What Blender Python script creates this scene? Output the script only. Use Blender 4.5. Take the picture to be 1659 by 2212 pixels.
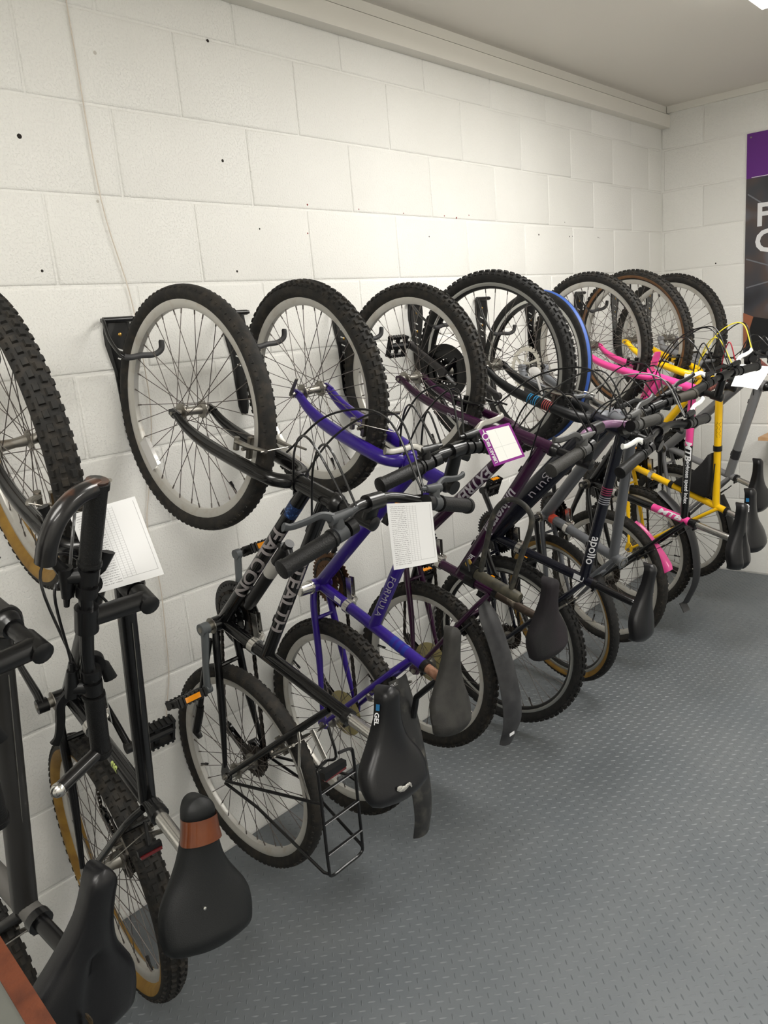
import bpy, bmesh, math, random
import numpy as np
from mathutils import Matrix, Vector

random.seed(7)
D = bpy.data
for o in list(D.objects):
    D.objects.remove(o, do_unlink=True)
SC = bpy.context.scene
COL = SC.collection
V3 = lambda *a: np.array(a, float)

# ------------------------------------------------------------------ camera, world, lights, exposure
CAM_F = 1714.07                      # focal length in pixels of the 1659 x 2212 frame
CAM_P = V3(2.0012, -1.2615, 1.6349)
CAM_R = V3(0.7481, 0.6583, -0.0836)
CAM_U = V3(-0.0904, 0.2259, 0.9699)
CAM_D = V3(-0.6574, 0.7180, -0.2285)
cam = D.cameras.new('camera')
cam.sensor_fit = 'HORIZONTAL'
cam.sensor_width = 36.0
cam.lens = 36.0 * CAM_F / 1659.0
cam.clip_start = 0.05
cam_o = D.objects.new('camera', cam)
COL.objects.link(cam_o)
rot = Matrix((CAM_R, CAM_U, -CAM_D)).transposed()
cam_o.matrix_world = Matrix.Translation(CAM_P) @ rot.to_4x4()
SC.camera = cam_o

world = D.worlds.new('world')
SC.world = world
world.use_nodes = True
world.node_tree.nodes['Background'].inputs[0].default_value = (0.75, 0.8, 0.85, 1)
world.node_tree.nodes['Background'].inputs[1].default_value = 0.05

SC.view_settings.view_transform = 'Standard'
SC.view_settings.look = 'None'
SC.view_settings.exposure = 0.0
SC.view_settings.gamma = 1.0
SC.view_settings.use_curve_mapping = False

ROOM_X, ROOM_Y0, ROOM_Y1, ROOM_H = 3.7, -3.0, 3.551, 2.70
LIGHT_W = 22.0
LAMPS = [((1.27, 1.52), 1.05), ((1.27, -1.60), 0.6), ((2.85, 1.52), 0.95), ((2.85, -1.60), 0.75)]


def px(x, y, point, normal):
    """point of the photograph's pixel ray on a plane"""
    d = CAM_R * (x - 829.5) / CAM_F - CAM_U * (y - 1106) / CAM_F + CAM_D
    n = V3(*normal)
    t = ((V3(*point) - CAM_P) @ n) / (d @ n)
    return CAM_P + t * d


# ------------------------------------------------------------------ materials
def lin(c):
    return tuple(((v / 255) / 12.92 if v / 255 <= 0.04045 else ((v / 255 + 0.055) / 1.055) ** 2.4) for v in c)


MATS = {}


def mat(name, rgb, rough=0.5, metal=0.0, noise=None, bump=None, spec=0.38, coat=0.0, emit=None, trans=0.0, alpha=1.0):
    """noise=(scale, rgb2, lo, hi); bump=(scale, strength, detail)"""
    if name in MATS:
        return MATS[name]
    m = D.materials.new(name)
    m.use_nodes = True
    nt = m.node_tree
    b = nt.nodes['Principled BSDF']
    b.inputs['Base Color'].default_value = (*lin(rgb), 1)
    b.inputs['Roughness'].default_value = rough
    b.inputs['Metallic'].default_value = metal
    b.inputs['Specular IOR Level'].default_value = spec
    b.inputs['Coat Weight'].default_value = coat
    b.inputs['Transmission Weight'].default_value = trans
    b.inputs['Alpha'].default_value = alpha
    if emit:
        b.inputs['Emission Color'].default_value = (*lin(emit[0]), 1)
        b.inputs['Emission Strength'].default_value = emit[1]
    tc = None
    if noise or bump:
        tc = nt.nodes.new('ShaderNodeTexCoord')
    if noise:
        n = nt.nodes.new('ShaderNodeTexNoise')
        n.inputs['Scale'].default_value = noise[0]
        n.inputs['Detail'].default_value = 5
        nt.links.new(tc.outputs['Object'], n.inputs['Vector'])
        r = nt.nodes.new('ShaderNodeValToRGB')
        r.color_ramp.elements[0].position = noise[2]
        r.color_ramp.elements[1].position = noise[3]
        r.color_ramp.elements[0].color = (*lin(rgb), 1)
        r.color_ramp.elements[1].color = (*lin(noise[1]), 1)
        nt.links.new(n.outputs['Fac'], r.inputs['Fac'])
        nt.links.new(r.outputs['Color'], b.inputs['Base Color'])
    if bump:
        n2 = nt.nodes.new('ShaderNodeTexNoise')
        n2.inputs['Scale'].default_value = bump[0]
        n2.inputs['Detail'].default_value = bump[2]
        nt.links.new(tc.outputs['Object'], n2.inputs['Vector'])
        bp = nt.nodes.new('ShaderNodeBump')
        bp.inputs['Strength'].default_value = bump[1]
        bp.inputs['Distance'].default_value = 0.004
        nt.links.new(n2.outputs['Fac'], bp.inputs['Height'])
        nt.links.new(bp.outputs['Normal'], b.inputs['Normal'])
    MATS[name] = m
    return m


def block_material():
    m = D.materials.new('painted_block')
    m.use_nodes = True
    nt = m.node_tree
    b = nt.nodes['Principled BSDF']
    b.inputs['Roughness'].default_value = 0.5
    b.inputs['Specular IOR Level'].default_value = 0.35
    g = nt.nodes.new('ShaderNodeNewGeometry')
    # paint tint varies slowly over the wall
    n0 = nt.nodes.new('ShaderNodeTexNoise')
    n0.inputs['Scale'].default_value = 1.6
    n0.inputs['Detail'].default_value = 4
    nt.links.new(g.outputs['Position'], n0.inputs['Vector'])
    r = nt.nodes.new('ShaderNodeValToRGB')
    r.color_ramp.elements[0].position = 0.3
    r.color_ramp.elements[1].position = 0.75
    r.color_ramp.elements[0].color = (*lin((226, 225, 220)), 1)
    r.color_ramp.elements[1].color = (*lin((234, 233, 229)), 1)
    nt.links.new(n0.outputs['Fac'], r.inputs['Fac'])
    nt.links.new(r.outputs['Color'], b.inputs['Base Color'])
    # open pores of the concrete block under the paint
    n1 = nt.nodes.new('ShaderNodeTexNoise')
    n1.inputs['Scale'].default_value = 170
    n1.inputs['Detail'].default_value = 3
    n1.inputs['Roughness'].default_value = 0.55
    nt.links.new(g.outputs['Position'], n1.inputs['Vector'])
    cr = nt.nodes.new('ShaderNodeValToRGB')
    cr.color_ramp.elements[0].position = 0.33
    cr.color_ramp.elements[1].position = 0.5
    nt.links.new(n1.outputs['Fac'], cr.inputs['Fac'])
    n2 = nt.nodes.new('ShaderNodeTexNoise')
    n2.inputs['Scale'].default_value = 75
    n2.inputs['Detail'].default_value = 4
    nt.links.new(g.outputs['Position'], n2.inputs['Vector'])
    mx = nt.nodes.new('ShaderNodeMath')
    mx.operation = 'MULTIPLY_ADD'
    mx.inputs[1].default_value = 0.5
    nt.links.new(n2.outputs['Fac'], mx.inputs[0])
    nt.links.new(cr.outputs['Color'], mx.inputs[2])
    bp = nt.nodes.new('ShaderNodeBump')
    bp.inputs['Strength'].default_value = 0.45
    bp.inputs['Distance'].default_value = 0.002
    nt.links.new(mx.outputs[0], bp.inputs['Height'])
    nt.links.new(bp.outputs['Normal'], b.inputs['Normal'])
    MATS['block'] = m
    return m


def sheet_material(name, kind):
    """printed form: lines of small print and a ruled table, in the sheet's UV"""
    m = D.materials.new(name)
    m.use_nodes = True
    nt = m.node_tree
    b = nt.nodes['Principled BSDF']
    b.inputs['Roughness'].default_value = 0.6
    uv = nt.nodes.new('ShaderNodeUVMap')
    sp = nt.nodes.new('ShaderNodeSeparateXYZ')
    nt.links.new(uv.outputs['UV'], sp.inputs[0])
    X, Y = sp.outputs[0], sp.outputs[1]

    def M(op, a, bb=None):
        n = nt.nodes.new('ShaderNodeMath')
        n.operation = op
        for i, v in enumerate((a, bb)):
            if v is None:
                continue
            if isinstance(v, (int, float)):
                n.inputs[i].default_value = v
            else:
                nt.links.new(v, n.inputs[i])
        return n.outputs[0]

    def band(s, lo, hi):
        return M('MULTIPLY', M('GREATER_THAN', s, lo), M('LESS_THAN', s, hi))

    def OR(a, bb):
        return M('MAXIMUM', a, bb)
    if kind == 'form':
        rows = M('LESS_THAN', M('FRACT', M('MULTIPLY', Y, 34)), 0.42)
        nz = nt.nodes.new('ShaderNodeTexNoise')
        nz.inputs['Scale'].default_value = 60
        nt.links.new(uv.outputs['UV'], nz.inputs['Vector'])
        txt = M('MULTIPLY', M('MULTIPLY', rows, band(X, 0.06, 0.40)), M('MULTIPLY', M('GREATER_THAN', nz.outputs['Fac'], 0.47), 0.55))
        txt = M('MULTIPLY', txt, band(Y, 0.05, 0.97))
        rl = M('MULTIPLY', M('MULTIPLY', M('LESS_THAN', M('FRACT', M('MULTIPLY', Y, 34)), 0.10), band(X, 0.42, 0.62)), 0.45)
        cl = M('MULTIPLY', M('MULTIPLY', M('LESS_THAN', M('FRACT', M('MULTIPLY', M('SUBTRACT', X, 0.42), 15)), 0.10), band(X, 0.41, 0.63)), 0.45)
        bd = M('MULTIPLY', M('MULTIPLY', OR(band(X, 0.945, 0.953), M('MULTIPLY', band(Y, 0.085, 0.091), band(X, 0.42, 0.95))), band(Y, 0.085, 0.96)), 0.5)
        ink = OR(OR(txt, M('MULTIPLY', OR(rl, cl), band(Y, 0.09, 0.96))), bd)
        base, inkc = (208, 208, 208), (60, 60, 62)
    elif kind == 'tag':
        inside = M('MULTIPLY', band(X, 0.07, 0.93), band(Y, 0.06, 0.80))
        ln = OR(M('MULTIPLY', band(Y, 0.52, 0.526), band(X, 0.09, 0.91)), M('MULTIPLY', band(X, 0.44, 0.447), band(Y, 0.08, 0.78)))
        ink = M('MULTIPLY', inside, 1.0)
        base, inkc = (132, 24, 132), (240, 240, 236)
    else:
        rows = M('LESS_THAN', M('FRACT', M('MULTIPLY', Y, 26)), 0.35)
        nz = nt.nodes.new('ShaderNodeTexNoise')
        nz.inputs['Scale'].default_value = 45
        nt.links.new(uv.outputs['UV'], nz.inputs['Vector'])
        ink = M('MULTIPLY', M('MULTIPLY', rows, M('MULTIPLY', band(X, 0.1, 0.9), band(Y, 0.08, 0.55))), M('MULTIPLY', M('GREATER_THAN', nz.outputs['Fac'], 0.5), 0.3))
        base, inkc = (240, 240, 238), (80, 80, 84)
    mix = nt.nodes.new('ShaderNodeMix')
    mix.data_type = 'RGBA'
    nt.links.new(ink, mix.inputs[0])
    mix.inputs[6].default_value = (*lin(base), 1)
    mix.inputs[7].default_value = (*lin(inkc), 1)
    out = mix.outputs[2]
    if kind == 'tag':
        mix2 = nt.nodes.new('ShaderNodeMix')
        mix2.data_type = 'RGBA'
        nt.links.new(M('MULTIPLY', ln, 0.5), mix2.inputs[0])
        nt.links.new(out, mix2.inputs[6])
        mix2.inputs[7].default_value = (*lin((120, 120, 120)), 1)
        out = mix2.outputs[2]
    nt.links.new(out, b.inputs['Base Color'])
    return m


block_material()
WHITE = mat('trim_white', (225, 222, 214), 0.4)
CEIL = mat('ceiling_paint', (226, 222, 214), 0.8, bump=(300, 0.05, 2))
FLOORM = mat('floor_vinyl', (95, 100, 104), 0.42, noise=(3.0, (103, 107, 110), 0.35, 0.7), bump=(400, 0.06, 2), spec=0.5)
BLK = mat('black_plastic', (13, 13, 14), 0.36, bump=(500, 0.05, 2))
BLKM = mat('black_metal', (11, 11, 12), 0.28, 0.0, coat=0.15)
GRIPM = mat('grip_rubber', (13, 13, 13), 0.45, bump=(350, 0.25, 2))
CHROME = mat('polished_alloy', (205, 203, 198), 0.25, 1.0)
STEEL = mat('dull_steel', (150, 147, 140), 0.42, 1.0, noise=(40, (110, 98, 84), 0.5, 0.85))
RIMS = mat('silver_rim', (192, 190, 184), 0.4, 0.6, noise=(30, (168, 157, 141), 0.55, 0.9))
RIMB = mat('black_rim', (12, 12, 13), 0.35, 0.0)
MACH = mat('machined_rim', (178, 178, 174), 0.3, 0.9)
SPOKE = mat('spoke_steel', (108, 102, 98), 0.4, 0.85)
SPOKEB = mat('black_spoke', (30, 30, 31), 0.4, 0.4)
RUBBER = mat('tyre_rubber', (25, 24, 22), 0.75, noise=(45, (56, 50, 42), 0.45, 0.85), bump=(250, 0.2, 3))
RUBBER2 = mat('tyre_rubber_clean', (20, 20, 20), 0.7, noise=(50, (42, 40, 37), 0.45, 0.85), bump=(250, 0.15, 3))
AMBER = mat('amber_sidewall', (150, 116, 48), 0.65, noise=(25, (118, 86, 34), 0.35, 0.75))
BROWNWALL = mat('brown_sidewall', (120, 84, 52), 0.65, noise=(25, (86, 60, 36), 0.35, 0.75))
CHAINM = mat('chain_steel', (42, 39, 36), 0.4, 0.6, noise=(120, (68, 56, 44), 0.5, 0.75))
RUST = mat('rusty_steel', (150, 112, 92), 0.6, 0.4, noise=(60, (104, 70, 50), 0.4, 0.7))
REFL_A = mat('amber_reflector', (240, 150, 10), 0.15, coat=1.0)
REFL_R = mat('red_reflector', (96, 6, 12), 0.15, coat=1.0)
REFL_W = mat('clear_reflector', (222, 220, 218), 0.12, trans=0.35, coat=1.0)
CABLE = mat('cable_black', (10, 10, 11), 0.35, coat=0.2)
CABLEG = mat('cable_grey', (120, 120, 118), 0.35)
GREYC = mat('grey_crank', (92, 96, 98), 0.4, 0.1)
DISCP = mat('spoke_guard', (176, 164, 112), 0.3, trans=0.35)
MUD = mat('mudguard_plastic', (44, 44, 46), 0.42, noise=(20, (66, 66, 67), 0.4, 0.75))
PINK = mat('pink_paint', (226, 76, 148), 0.35, coat=0.4)
SADBLK = mat('saddle_vinyl', (17, 17, 19), 0.33, bump=(600, 0.06, 2))
SADMAT = mat('saddle_matt', (13, 15, 16), 0.5, bump=(600, 0.1, 2))
SADGREY = mat('saddle_worn', (52, 51, 48), 0.7, noise=(25, (38, 37, 36), 0.4, 0.7), bump=(500, 0.15, 3))
SADCLOTH = mat('saddle_cloth', (30, 24, 29), 0.85, noise=(6, (17, 17, 18), 0.4, 0.65), bump=(700, 0.2, 2))
DECW = mat('decal_white', (222, 222, 224), 0.4)
DECG = mat('decal_grey', (140, 134, 134), 0.4)
DECS = mat('decal_silver', (172, 168, 174), 0.35)
WHITEP = mat('white_plastic', (226, 226, 222), 0.35)


# ------------------------------------------------------------------ mesh building
class MB:
    def __init__(self):
        self.v, self.f, self.m = [], [], []
        self.n = 0

    def add(self, verts, faces, mi=0):
        verts = np.asarray(verts, float).reshape(-1, 3)
        self.v.append(verts)
        for f in faces:
            self.f.append([i + self.n for i in f])
            self.m.append(mi)
        self.n += len(verts)
        return self

    def tube(self, path, r, n=10, mi=0, caps=True, closed=False, squash=None, up=None):
        P = np.asarray(path, float)
        k = len(P)
        R = np.full(k, r) if np.isscalar(r) else np.asarray(r, float)
        T = np.empty_like(P)
        for i in range(k):
            a, b = P[(i - 1) % k], P[(i + 1) % k]
            if not closed:
                a, b = P[max(i - 1, 0)], P[min(i + 1, k - 1)]
            d = b - a
            T[i] = d / (np.linalg.norm(d) + 1e-12)
        u = V3(*up) if up is not None else (V3(0, 0, 1) if abs(T[0][2]) < 0.9 else V3(1, 0, 0))
        vs = []
        for i in range(k):
            u = u - T[i] * (u @ T[i])
            u /= np.linalg.norm(u) + 1e-12
            w = np.cross(T[i], u)
            su, sw = (1, 1) if squash is None else squash
            for j in range(n):
                a = 2 * math.pi * j / n
                vs.append(P[i] + R[i] * (math.cos(a) * u * su + math.sin(a) * w * sw))
        fs = []
        for i in range(k if closed else k - 1):
            i2 = (i + 1) % k
            for j in range(n):
                j2 = (j + 1) % n
                fs.append((i * n + j, i * n + j2, i2 * n + j2, i2 * n + j))
        if caps and not closed:
            fs.append(tuple(range(n - 1, -1, -1)))
            fs.append(tuple((k - 1) * n + j for j in range(n)))
        return self.add(vs, fs, mi)

    def lathe(self, prof, n=48, mi=0, closed=True, mis=None, center=(0, 0, 0), axis=None):
        """prof: (radius, axial) pairs turned around the local z axis (or the given axis)"""
        prof = np.asarray(prof, float)
        k = len(prof)
        vs = np.empty((n, k, 3))
        for i in range(n):
            a = 2 * math.pi * i / n
            vs[i, :, 0] = prof[:, 0] * math.cos(a)
            vs[i, :, 1] = prof[:, 0] * math.sin(a)
            vs[i, :, 2] = prof[:, 1]
        vs = vs.reshape(-1, 3)
        if axis is not None:
            q = np.array(Vector((0, 0, 1)).rotation_difference(Vector(axis)).to_matrix())
            vs = vs @ q.T
        vs = vs + V3(*center)
        base = self.n
        self.v.append(vs)
        self.n += len(vs)
        for i in range(n):
            i2 = (i + 1) % n
            for j in range(k if closed else k - 1):
                j2 = (j + 1) % k
                self.f.append([base + i * k + j, base + i2 * k + j, base + i2 * k + j2, base + i * k + j2])
                self.m.append(mi if mis is None else mis[j])
        return self

    def box(self, c, size, ax=None, mi=0, taper=1.0):
        c = V3(*c)
        h = V3(*size) / 2
        A = np.eye(3) if ax is None else np.asarray(ax, float)   # rows: axes
        vs = []
        for z in (-1, 1):
            t = 1.0 if z < 0 else taper
            for x, y in ((-1, -1), (1, -1), (1, 1), (-1, 1)):
                vs.append(c + A[0] * h[0] * x * t + A[1] * h[1] * y * t + A[2] * h[2] * z)
        return self.add(vs, [(3, 2, 1, 0), (4, 5, 6, 7), (0, 1, 5, 4), (1, 2, 6, 5), (2, 3, 7, 6), (3, 0, 4, 7)], mi)

    def prism(self, outline, z0, z1, mi=0):
        """flat outline in xy extruded along z"""
        n = len(outline)
        vs = [(x, y, z0) for x, y in outline] + [(x, y, z1) for x, y in outline]
        fs = [tuple(range(n - 1, -1, -1)), tuple(range(n, 2 * n))]
        fs += [(i, (i + 1) % n, n + (i + 1) % n, n + i) for i in range(n)]
        return self.add(vs, fs, mi)

    def mesh(self, name, mats, smooth=True, angle=40):
        me = D.meshes.new(name)
        V = np.concatenate(self.v) if self.v else np.zeros((0, 3))
        me.from_pydata(V.tolist(), [], self.f)
        mats = mats if isinstance(mats, (list, tuple)) else [mats]
        for m in mats:
            me.materials.append(m)
        if len(mats) > 1:
            me.polygons.foreach_set('material_index', self.m)
        if smooth:
            me.polygons.foreach_set('use_smooth', [True] * len(me.polygons))
            me.set_sharp_from_angle(angle=math.radians(angle))
        me.update()
        return me


def link(name, data, parent=None, mat4=None, **props):
    o = D.objects.new(name, data)
    COL.objects.link(o)
    if parent is not None:
        o.parent = parent
    if mat4 is not None:
        o.matrix_local = mat4
    for k, v in props.items():
        o[k] = v
    return o


def obj(name, mb, mats, parent=None, mat4=None, smooth=True, angle=40, **props):
    return link(name, mb.mesh(name, mats, smooth, angle), parent, mat4, **props)


def tag(o, label, cat, group=None):
    o['label'] = label
    o['category'] = cat
    if group:
        o['group'] = group
    return o


def spline(pts, n=8):
    P = [V3(*p) for p in pts]
    P = [2 * P[0] - P[1]] + P + [2 * P[-1] - P[-2]]
    out = []
    for i in range(1, len(P) - 2):
        for k in range(n):
            t = k / n
            a, b, c, d = P[i - 1], P[i], P[i + 1], P[i + 2]
            out.append(0.5 * (2 * b + (c - a) * t + (2 * a - 5 * b + 4 * c - d) * t * t + (3 * b - a - 3 * c + d) * t ** 3))
    out.append(P[-2])
    return np.array(out)


def gear(mb, R, teeth, z, thick, inner, mi=0, depth=0.0055):
    n = teeth * 4
    vs = []
    for zz in (z - thick / 2, z + thick / 2):
        for i in range(n):
            a = 2 * math.pi * i / n
            r = R if i % 4 in (1, 2) else R - depth
            vs.append((r * math.cos(a), r * math.sin(a), zz))
        for i in range(n):
            a = 2 * math.pi * i / n
            vs.append((inner * math.cos(a), inner * math.sin(a), zz))
    fs = []
    for i in range(n):
        j = (i + 1) % n
        fs += [(n + i, n + j, j, i), (2 * n + i, 2 * n + j, 3 * n + j, 3 * n + i), (i, j, 2 * n + j, 2 * n + i), (n + j, n + i, 3 * n + i, 3 * n + j)]
    mb.add(vs, fs, mi)


# ------------------------------------------------------------------ room
def text_mesh(s, size=1.0, extrude=0.0, bold=0.0, shear=0.0):
    c = D.curves.new('lettering', 'FONT')
    c.body = s
    c.size = size
    c.extrude = extrude
    c.offset = bold
    c.shear = shear
    c.resolution_u = 3
    o = D.objects.new('lettering', c)
    COL.objects.link(o)
    bpy.context.view_layer.update()
    me = D.meshes.new_from_object(o)
    D.objects.remove(o)
    D.curves.remove(c)
    return me


def build_room():
    def slab(name, lo, hi, m):
        mb = MB()
        lo, hi = V3(*lo), V3(*hi)
        mb.box((lo + hi) / 2, hi - lo)
        return obj(name, mb, m, smooth=False, kind='structure')
    fl = slab('floor', (0, ROOM_Y0, -0.1), (ROOM_X, ROOM_Y1, 0), FLOORM)
    slab('ceiling', (0, ROOM_Y0, ROOM_H), (ROOM_X, ROOM_Y1, ROOM_H + 0.1), CEIL)
    B = MATS['block']
    REC = 0.0035
    wl = slab('wall_left', (-0.15, ROOM_Y0, -0.1), (-REC, ROOM_Y1 + 0.15, ROOM_H + 0.1), B)
    wf = slab('wall_far', (-0.15, ROOM_Y1 + REC, -0.1), (ROOM_X, ROOM_Y1 + 0.15, ROOM_H + 0.1), B)
    slab('wall_right', (ROOM_X, ROOM_Y0, -0.1), (ROOM_X + 0.1, ROOM_Y1, ROOM_H + 0.1), B)
    slab('wall_back', (-0.15, ROOM_Y0 - 0.1, -0.1), (ROOM_X, ROOM_Y0, ROOM_H + 0.1), B)

    # painted concrete blocks, 450 x 225 mm coursing; x along the wall, z up, y = depth out of the wall
    cache = {}

    def block_mesh(w, h):
        key = (round(w, 4), round(h, 4))
        if key in cache:
            return cache[key]
        b, d = 0.0045, REC + 0.0
        xs, zs = w / 2, h / 2
        mb = MB()
        o = [(-xs, -zs), (xs, -zs), (xs, zs), (-xs, zs)]
        i1 = [(-xs + b * .5, -zs + b * .5), (xs - b * .5, -zs + b * .5), (xs - b * .5, zs - b * .5), (-xs + b * .5, zs - b * .5)]
        i2 = [(-xs + b * 1.6, -zs + b * 1.6), (xs - b * 1.6, -zs + b * 1.6), (xs - b * 1.6, zs - b * 1.6), (-xs + b * 1.6, zs - b * 1.6)]
        vs = [(x, 0.0, z) for x, z in o] + [(x, d * .75, z) for x, z in i1] + [(x, d, z) for x, z in i2]
        fs = []
        for k in (0, 4):
            for i in range(4):
                j = (i + 1) % 4
                fs.append((k + j, k + i, k + 4 + i, k + 4 + j))
        fs.append((11, 10, 9, 8))
        mb.add(vs, fs)
        cache[key] = mb.mesh('block', B, True, 60)
        return cache[key]

    def course(parent, a0, a1, off, place):
        row = 0
        z = 0.0
        while z < ROOM_H - 0.01:
            h = min(0.225, ROOM_H - z)
            # row 9 (2.025-2.25 m) has its joints at whole multiples of 450 mm
            s = off + (0 if row % 2 == 1 else 0.225)
            k = math.floor((a0 - s) / 0.45)
            while True:
                l, r = s + k * 0.45, s + (k + 1) * 0.45
                k += 1
                if l >= a1 - 0.002:
                    break
                l2, r2 = max(l, a0), min(r, a1)
                if r2 - l2 < 0.03:
                    continue
                jw = 0.006
                me = block_mesh(r2 - l2 - jw, h - jw)
                place(me, parent, (l2 + r2) / 2, z + h / 2)
            z += 0.225
            row += 1

    def left(me, par, y, z):      # depth axis -> +x ; along axis -> -y keeps it right handed
        M = Matrix(((0, 1, 0, -REC + 0.0002), (-1, 0, 0, y), (0, 0, 1, z), (0, 0, 0, 1)))
        link('block', me, par, M)
    course(wl, ROOM_Y0, ROOM_Y1, 0.0, left)

    def far(me, par, x, z):
        M = Matrix(((-1, 0, 0, x), (0, -1, 0, ROOM_Y1 + REC - 0.0002), (0, 0, 1, z), (0, 0, 0, 1)))
        link('block', me, par, M)
    course(wf, 0.0, ROOM_X, 0.237, far)

    # tread-plate lugs of the vinyl floor
    p = 0.0242

    def lug_mesh():
        L, W, H = 0.0108, 0.0030, 0.0016
        v = [(-L, 0, 0), (-L * .5, -W * .8, 0), (L * .5, -W * .8, 0), (L, 0, 0), (L * .5, W * .8, 0), (-L * .5, W * .8, 0), (-L * .55, 0, H), (L * .55, 0, H)]
        f = [(0, 1, 6), (1, 2, 7, 6), (2, 3, 7), (3, 4, 7), (4, 5, 6, 7), (5, 0, 6)]
        return np.array(v), f
    lv, lf = lug_mesh()
    pts = []
    c45 = math.sqrt(.5)
    for i in range(-170, 280):
        for j in range(-140, 260):
            x, y = (i - j) * p * c45, (i + j) * p * c45
            if .014 < x < 3.0 and -1.5 < y < ROOM_Y1 - .014:
                pts.append((x, y, (i + j) % 2))
    near = []
    for k, (x, y, o) in enumerate(pts):
        d = V3(x, y, 0) - CAM_P
        w = d @ CAM_D
        if w > 0.1:
            u, v = 829.5 + CAM_F * (d @ CAM_R) / w, 1106 - CAM_F * (d @ CAM_U) / w
            if 420 < u < 1650 and 1700 < v < 2204:
                near.append((w, k))
    near = set(k for _, k in sorted(near)[:300])
    mb = MB()
    mb.add(lv, lf)
    me1 = mb.mesh('raised_lug', FLOORM, True, 20)
    allv, allf, n = [], [], 0
    rots = [Matrix.Rotation(math.radians(45 + 90 * o), 3, 'Z') for o in (0, 1)]
    rn = [np.array(r) for r in rots]
    for k, (x, y, o) in enumerate(pts):
        if k in near:
            link('raised_lug', me1, fl, Matrix.Translation((x, y, 0)) @ rots[o].to_4x4())
        else:
            allv.append(lv @ rn[o].T + V3(x, y, 0))
            allf += [[i + n for i in f] for f in lf]
            n += len(lv)
    me = D.meshes.new('raised_lugs')
    me.from_pydata(np.concatenate(allv).tolist(), [], allf)
    me.materials.append(FLOORM)
    me.polygons.foreach_set('use_smooth', [True] * len(me.polygons))
    me.set_sharp_from_angle(angle=math.radians(20))
    link('raised_lugs', me, fl, kind='stuff')

    # boxing along the head of the left wall, cornice strips at the ceiling
    def trim(name, lo, hi):
        mb = MB()
        lo, hi = V3(*lo), V3(*hi)
        mb.box((lo + hi) / 2, hi - lo)
        return obj(name, mb, WHITE, smooth=False, kind='structure')
    trim('trim_1', (0.0, ROOM_Y0 + .002, 2.588), (0.052, ROOM_Y1 - .001, 2.654))
    trim('trim_2', (0.0, ROOM_Y0 + .002, 2.664), (0.036, ROOM_Y1 - .001, ROOM_H))
    trim('trim_3', (0.040, ROOM_Y1 - 0.02, 2.664), (ROOM_X, ROOM_Y1 - .0005, ROOM_H))

    # drill holes and paint spots left in the wall
    hole = MB().lathe([(0.0, 0.0006), (0.0028, 0.0009), (0.0042, 0.0003), (0.0042, -0.002), (0, -0.002)], 8, closed=False)
    hm = mat('hole_dark', (38, 34, 30), 0.9)
    hr = mat('red_spot', (130, 40, 44), 0.7)
    hw = mat('filler', (196, 192, 184), 0.8)
    meshes = [hole.mesh('drill_hole', m) for m in (hm, hr, hw)]
    H = [(-.26, 2.151, 1.5, 0), (.349, 2.47, 1.1, 0), (.35, 2.148, 1.1, 0), (-.021, 2.375, 1.2, 2), (-.262, 1.838, .9, 0), (.354, 1.832, .9, 0), (.463, 1.959, .7, 0), (.68, 2.041, .8, 1), (.929, 2.038, .6, 1), (1.175, 2.035, .6, 1), (1.428, 2.036, .7, 1), (1.509, 2.032, .9, 1), (1.597, 2.045, .7, 1), (.669, 1.951, .6, 1), (1.321, 1.955, .7, 0), (2.149, 1.982, 1.1, 0), (2.438, 1.98, .9, 0), (2.47, 1.982, .6, 0), (2.396, 2.045, .6, 0), (2.741, 1.982, .8, 0), (2.76, 1.98, .6, 0), (-.079, 2.012, 1.0, 2)]
    for y, z, s, k in H:
        M = Matrix.Translation((0.0, y, z)) @ Matrix.Rotation(math.pi / 2, 4, 'Y') @ Matrix.Scale(s, 4)
        link('drill_hole', meshes[k], wl, M)
    M = Matrix.Translation((0.314, ROOM_Y1, 1.818)) @ Matrix.Rotation(math.pi / 2, 4, 'X')
    link('drill_hole', meshes[0], wf, M)


build_room()


def build_lamps():
    diff = mat('lamp_diffuser', (255, 252, 244), 0.5, emit=((255, 250, 240), 9.0))
    for i, ((x, y), k) in enumerate(LAMPS):
        root = link('ceiling_light', None)
        root.location = (x, y, ROOM_H)
        lab = ['white LED ceiling panel over the bikes nearest the far wall', 'white LED ceiling panel over the bikes nearest the back wall',
               'white LED ceiling panel over the open floor towards the far wall', 'white LED ceiling panel over the open floor towards the back wall'][i]
        tag(root, lab, 'ceiling light', 'LED panels on the ceiling')
        mb = MB()
        mb.box((0, 0, -0.02), (0.64, 1.24, 0.04))
        obj('housing', mb, WHITE, root, smooth=False)
        mb = MB()
        mb.box((0, 0, -0.055), (0.60, 1.20, 0.03))
        obj('diffuser', mb, diff, root)
        L = D.lights.new('panel_light', 'AREA')
        L.shape = 'RECTANGLE'
        L.size, L.size_y = 0.58, 1.18
        L.energy = LIGHT_W * k
        L.color = (1.0, 0.993, 0.978)
        lo = D.objects.new('panel_light', L)
        COL.objects.link(lo)
        lo.parent = root
        lo.location = (0, 0, -0.085)


build_lamps()


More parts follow.
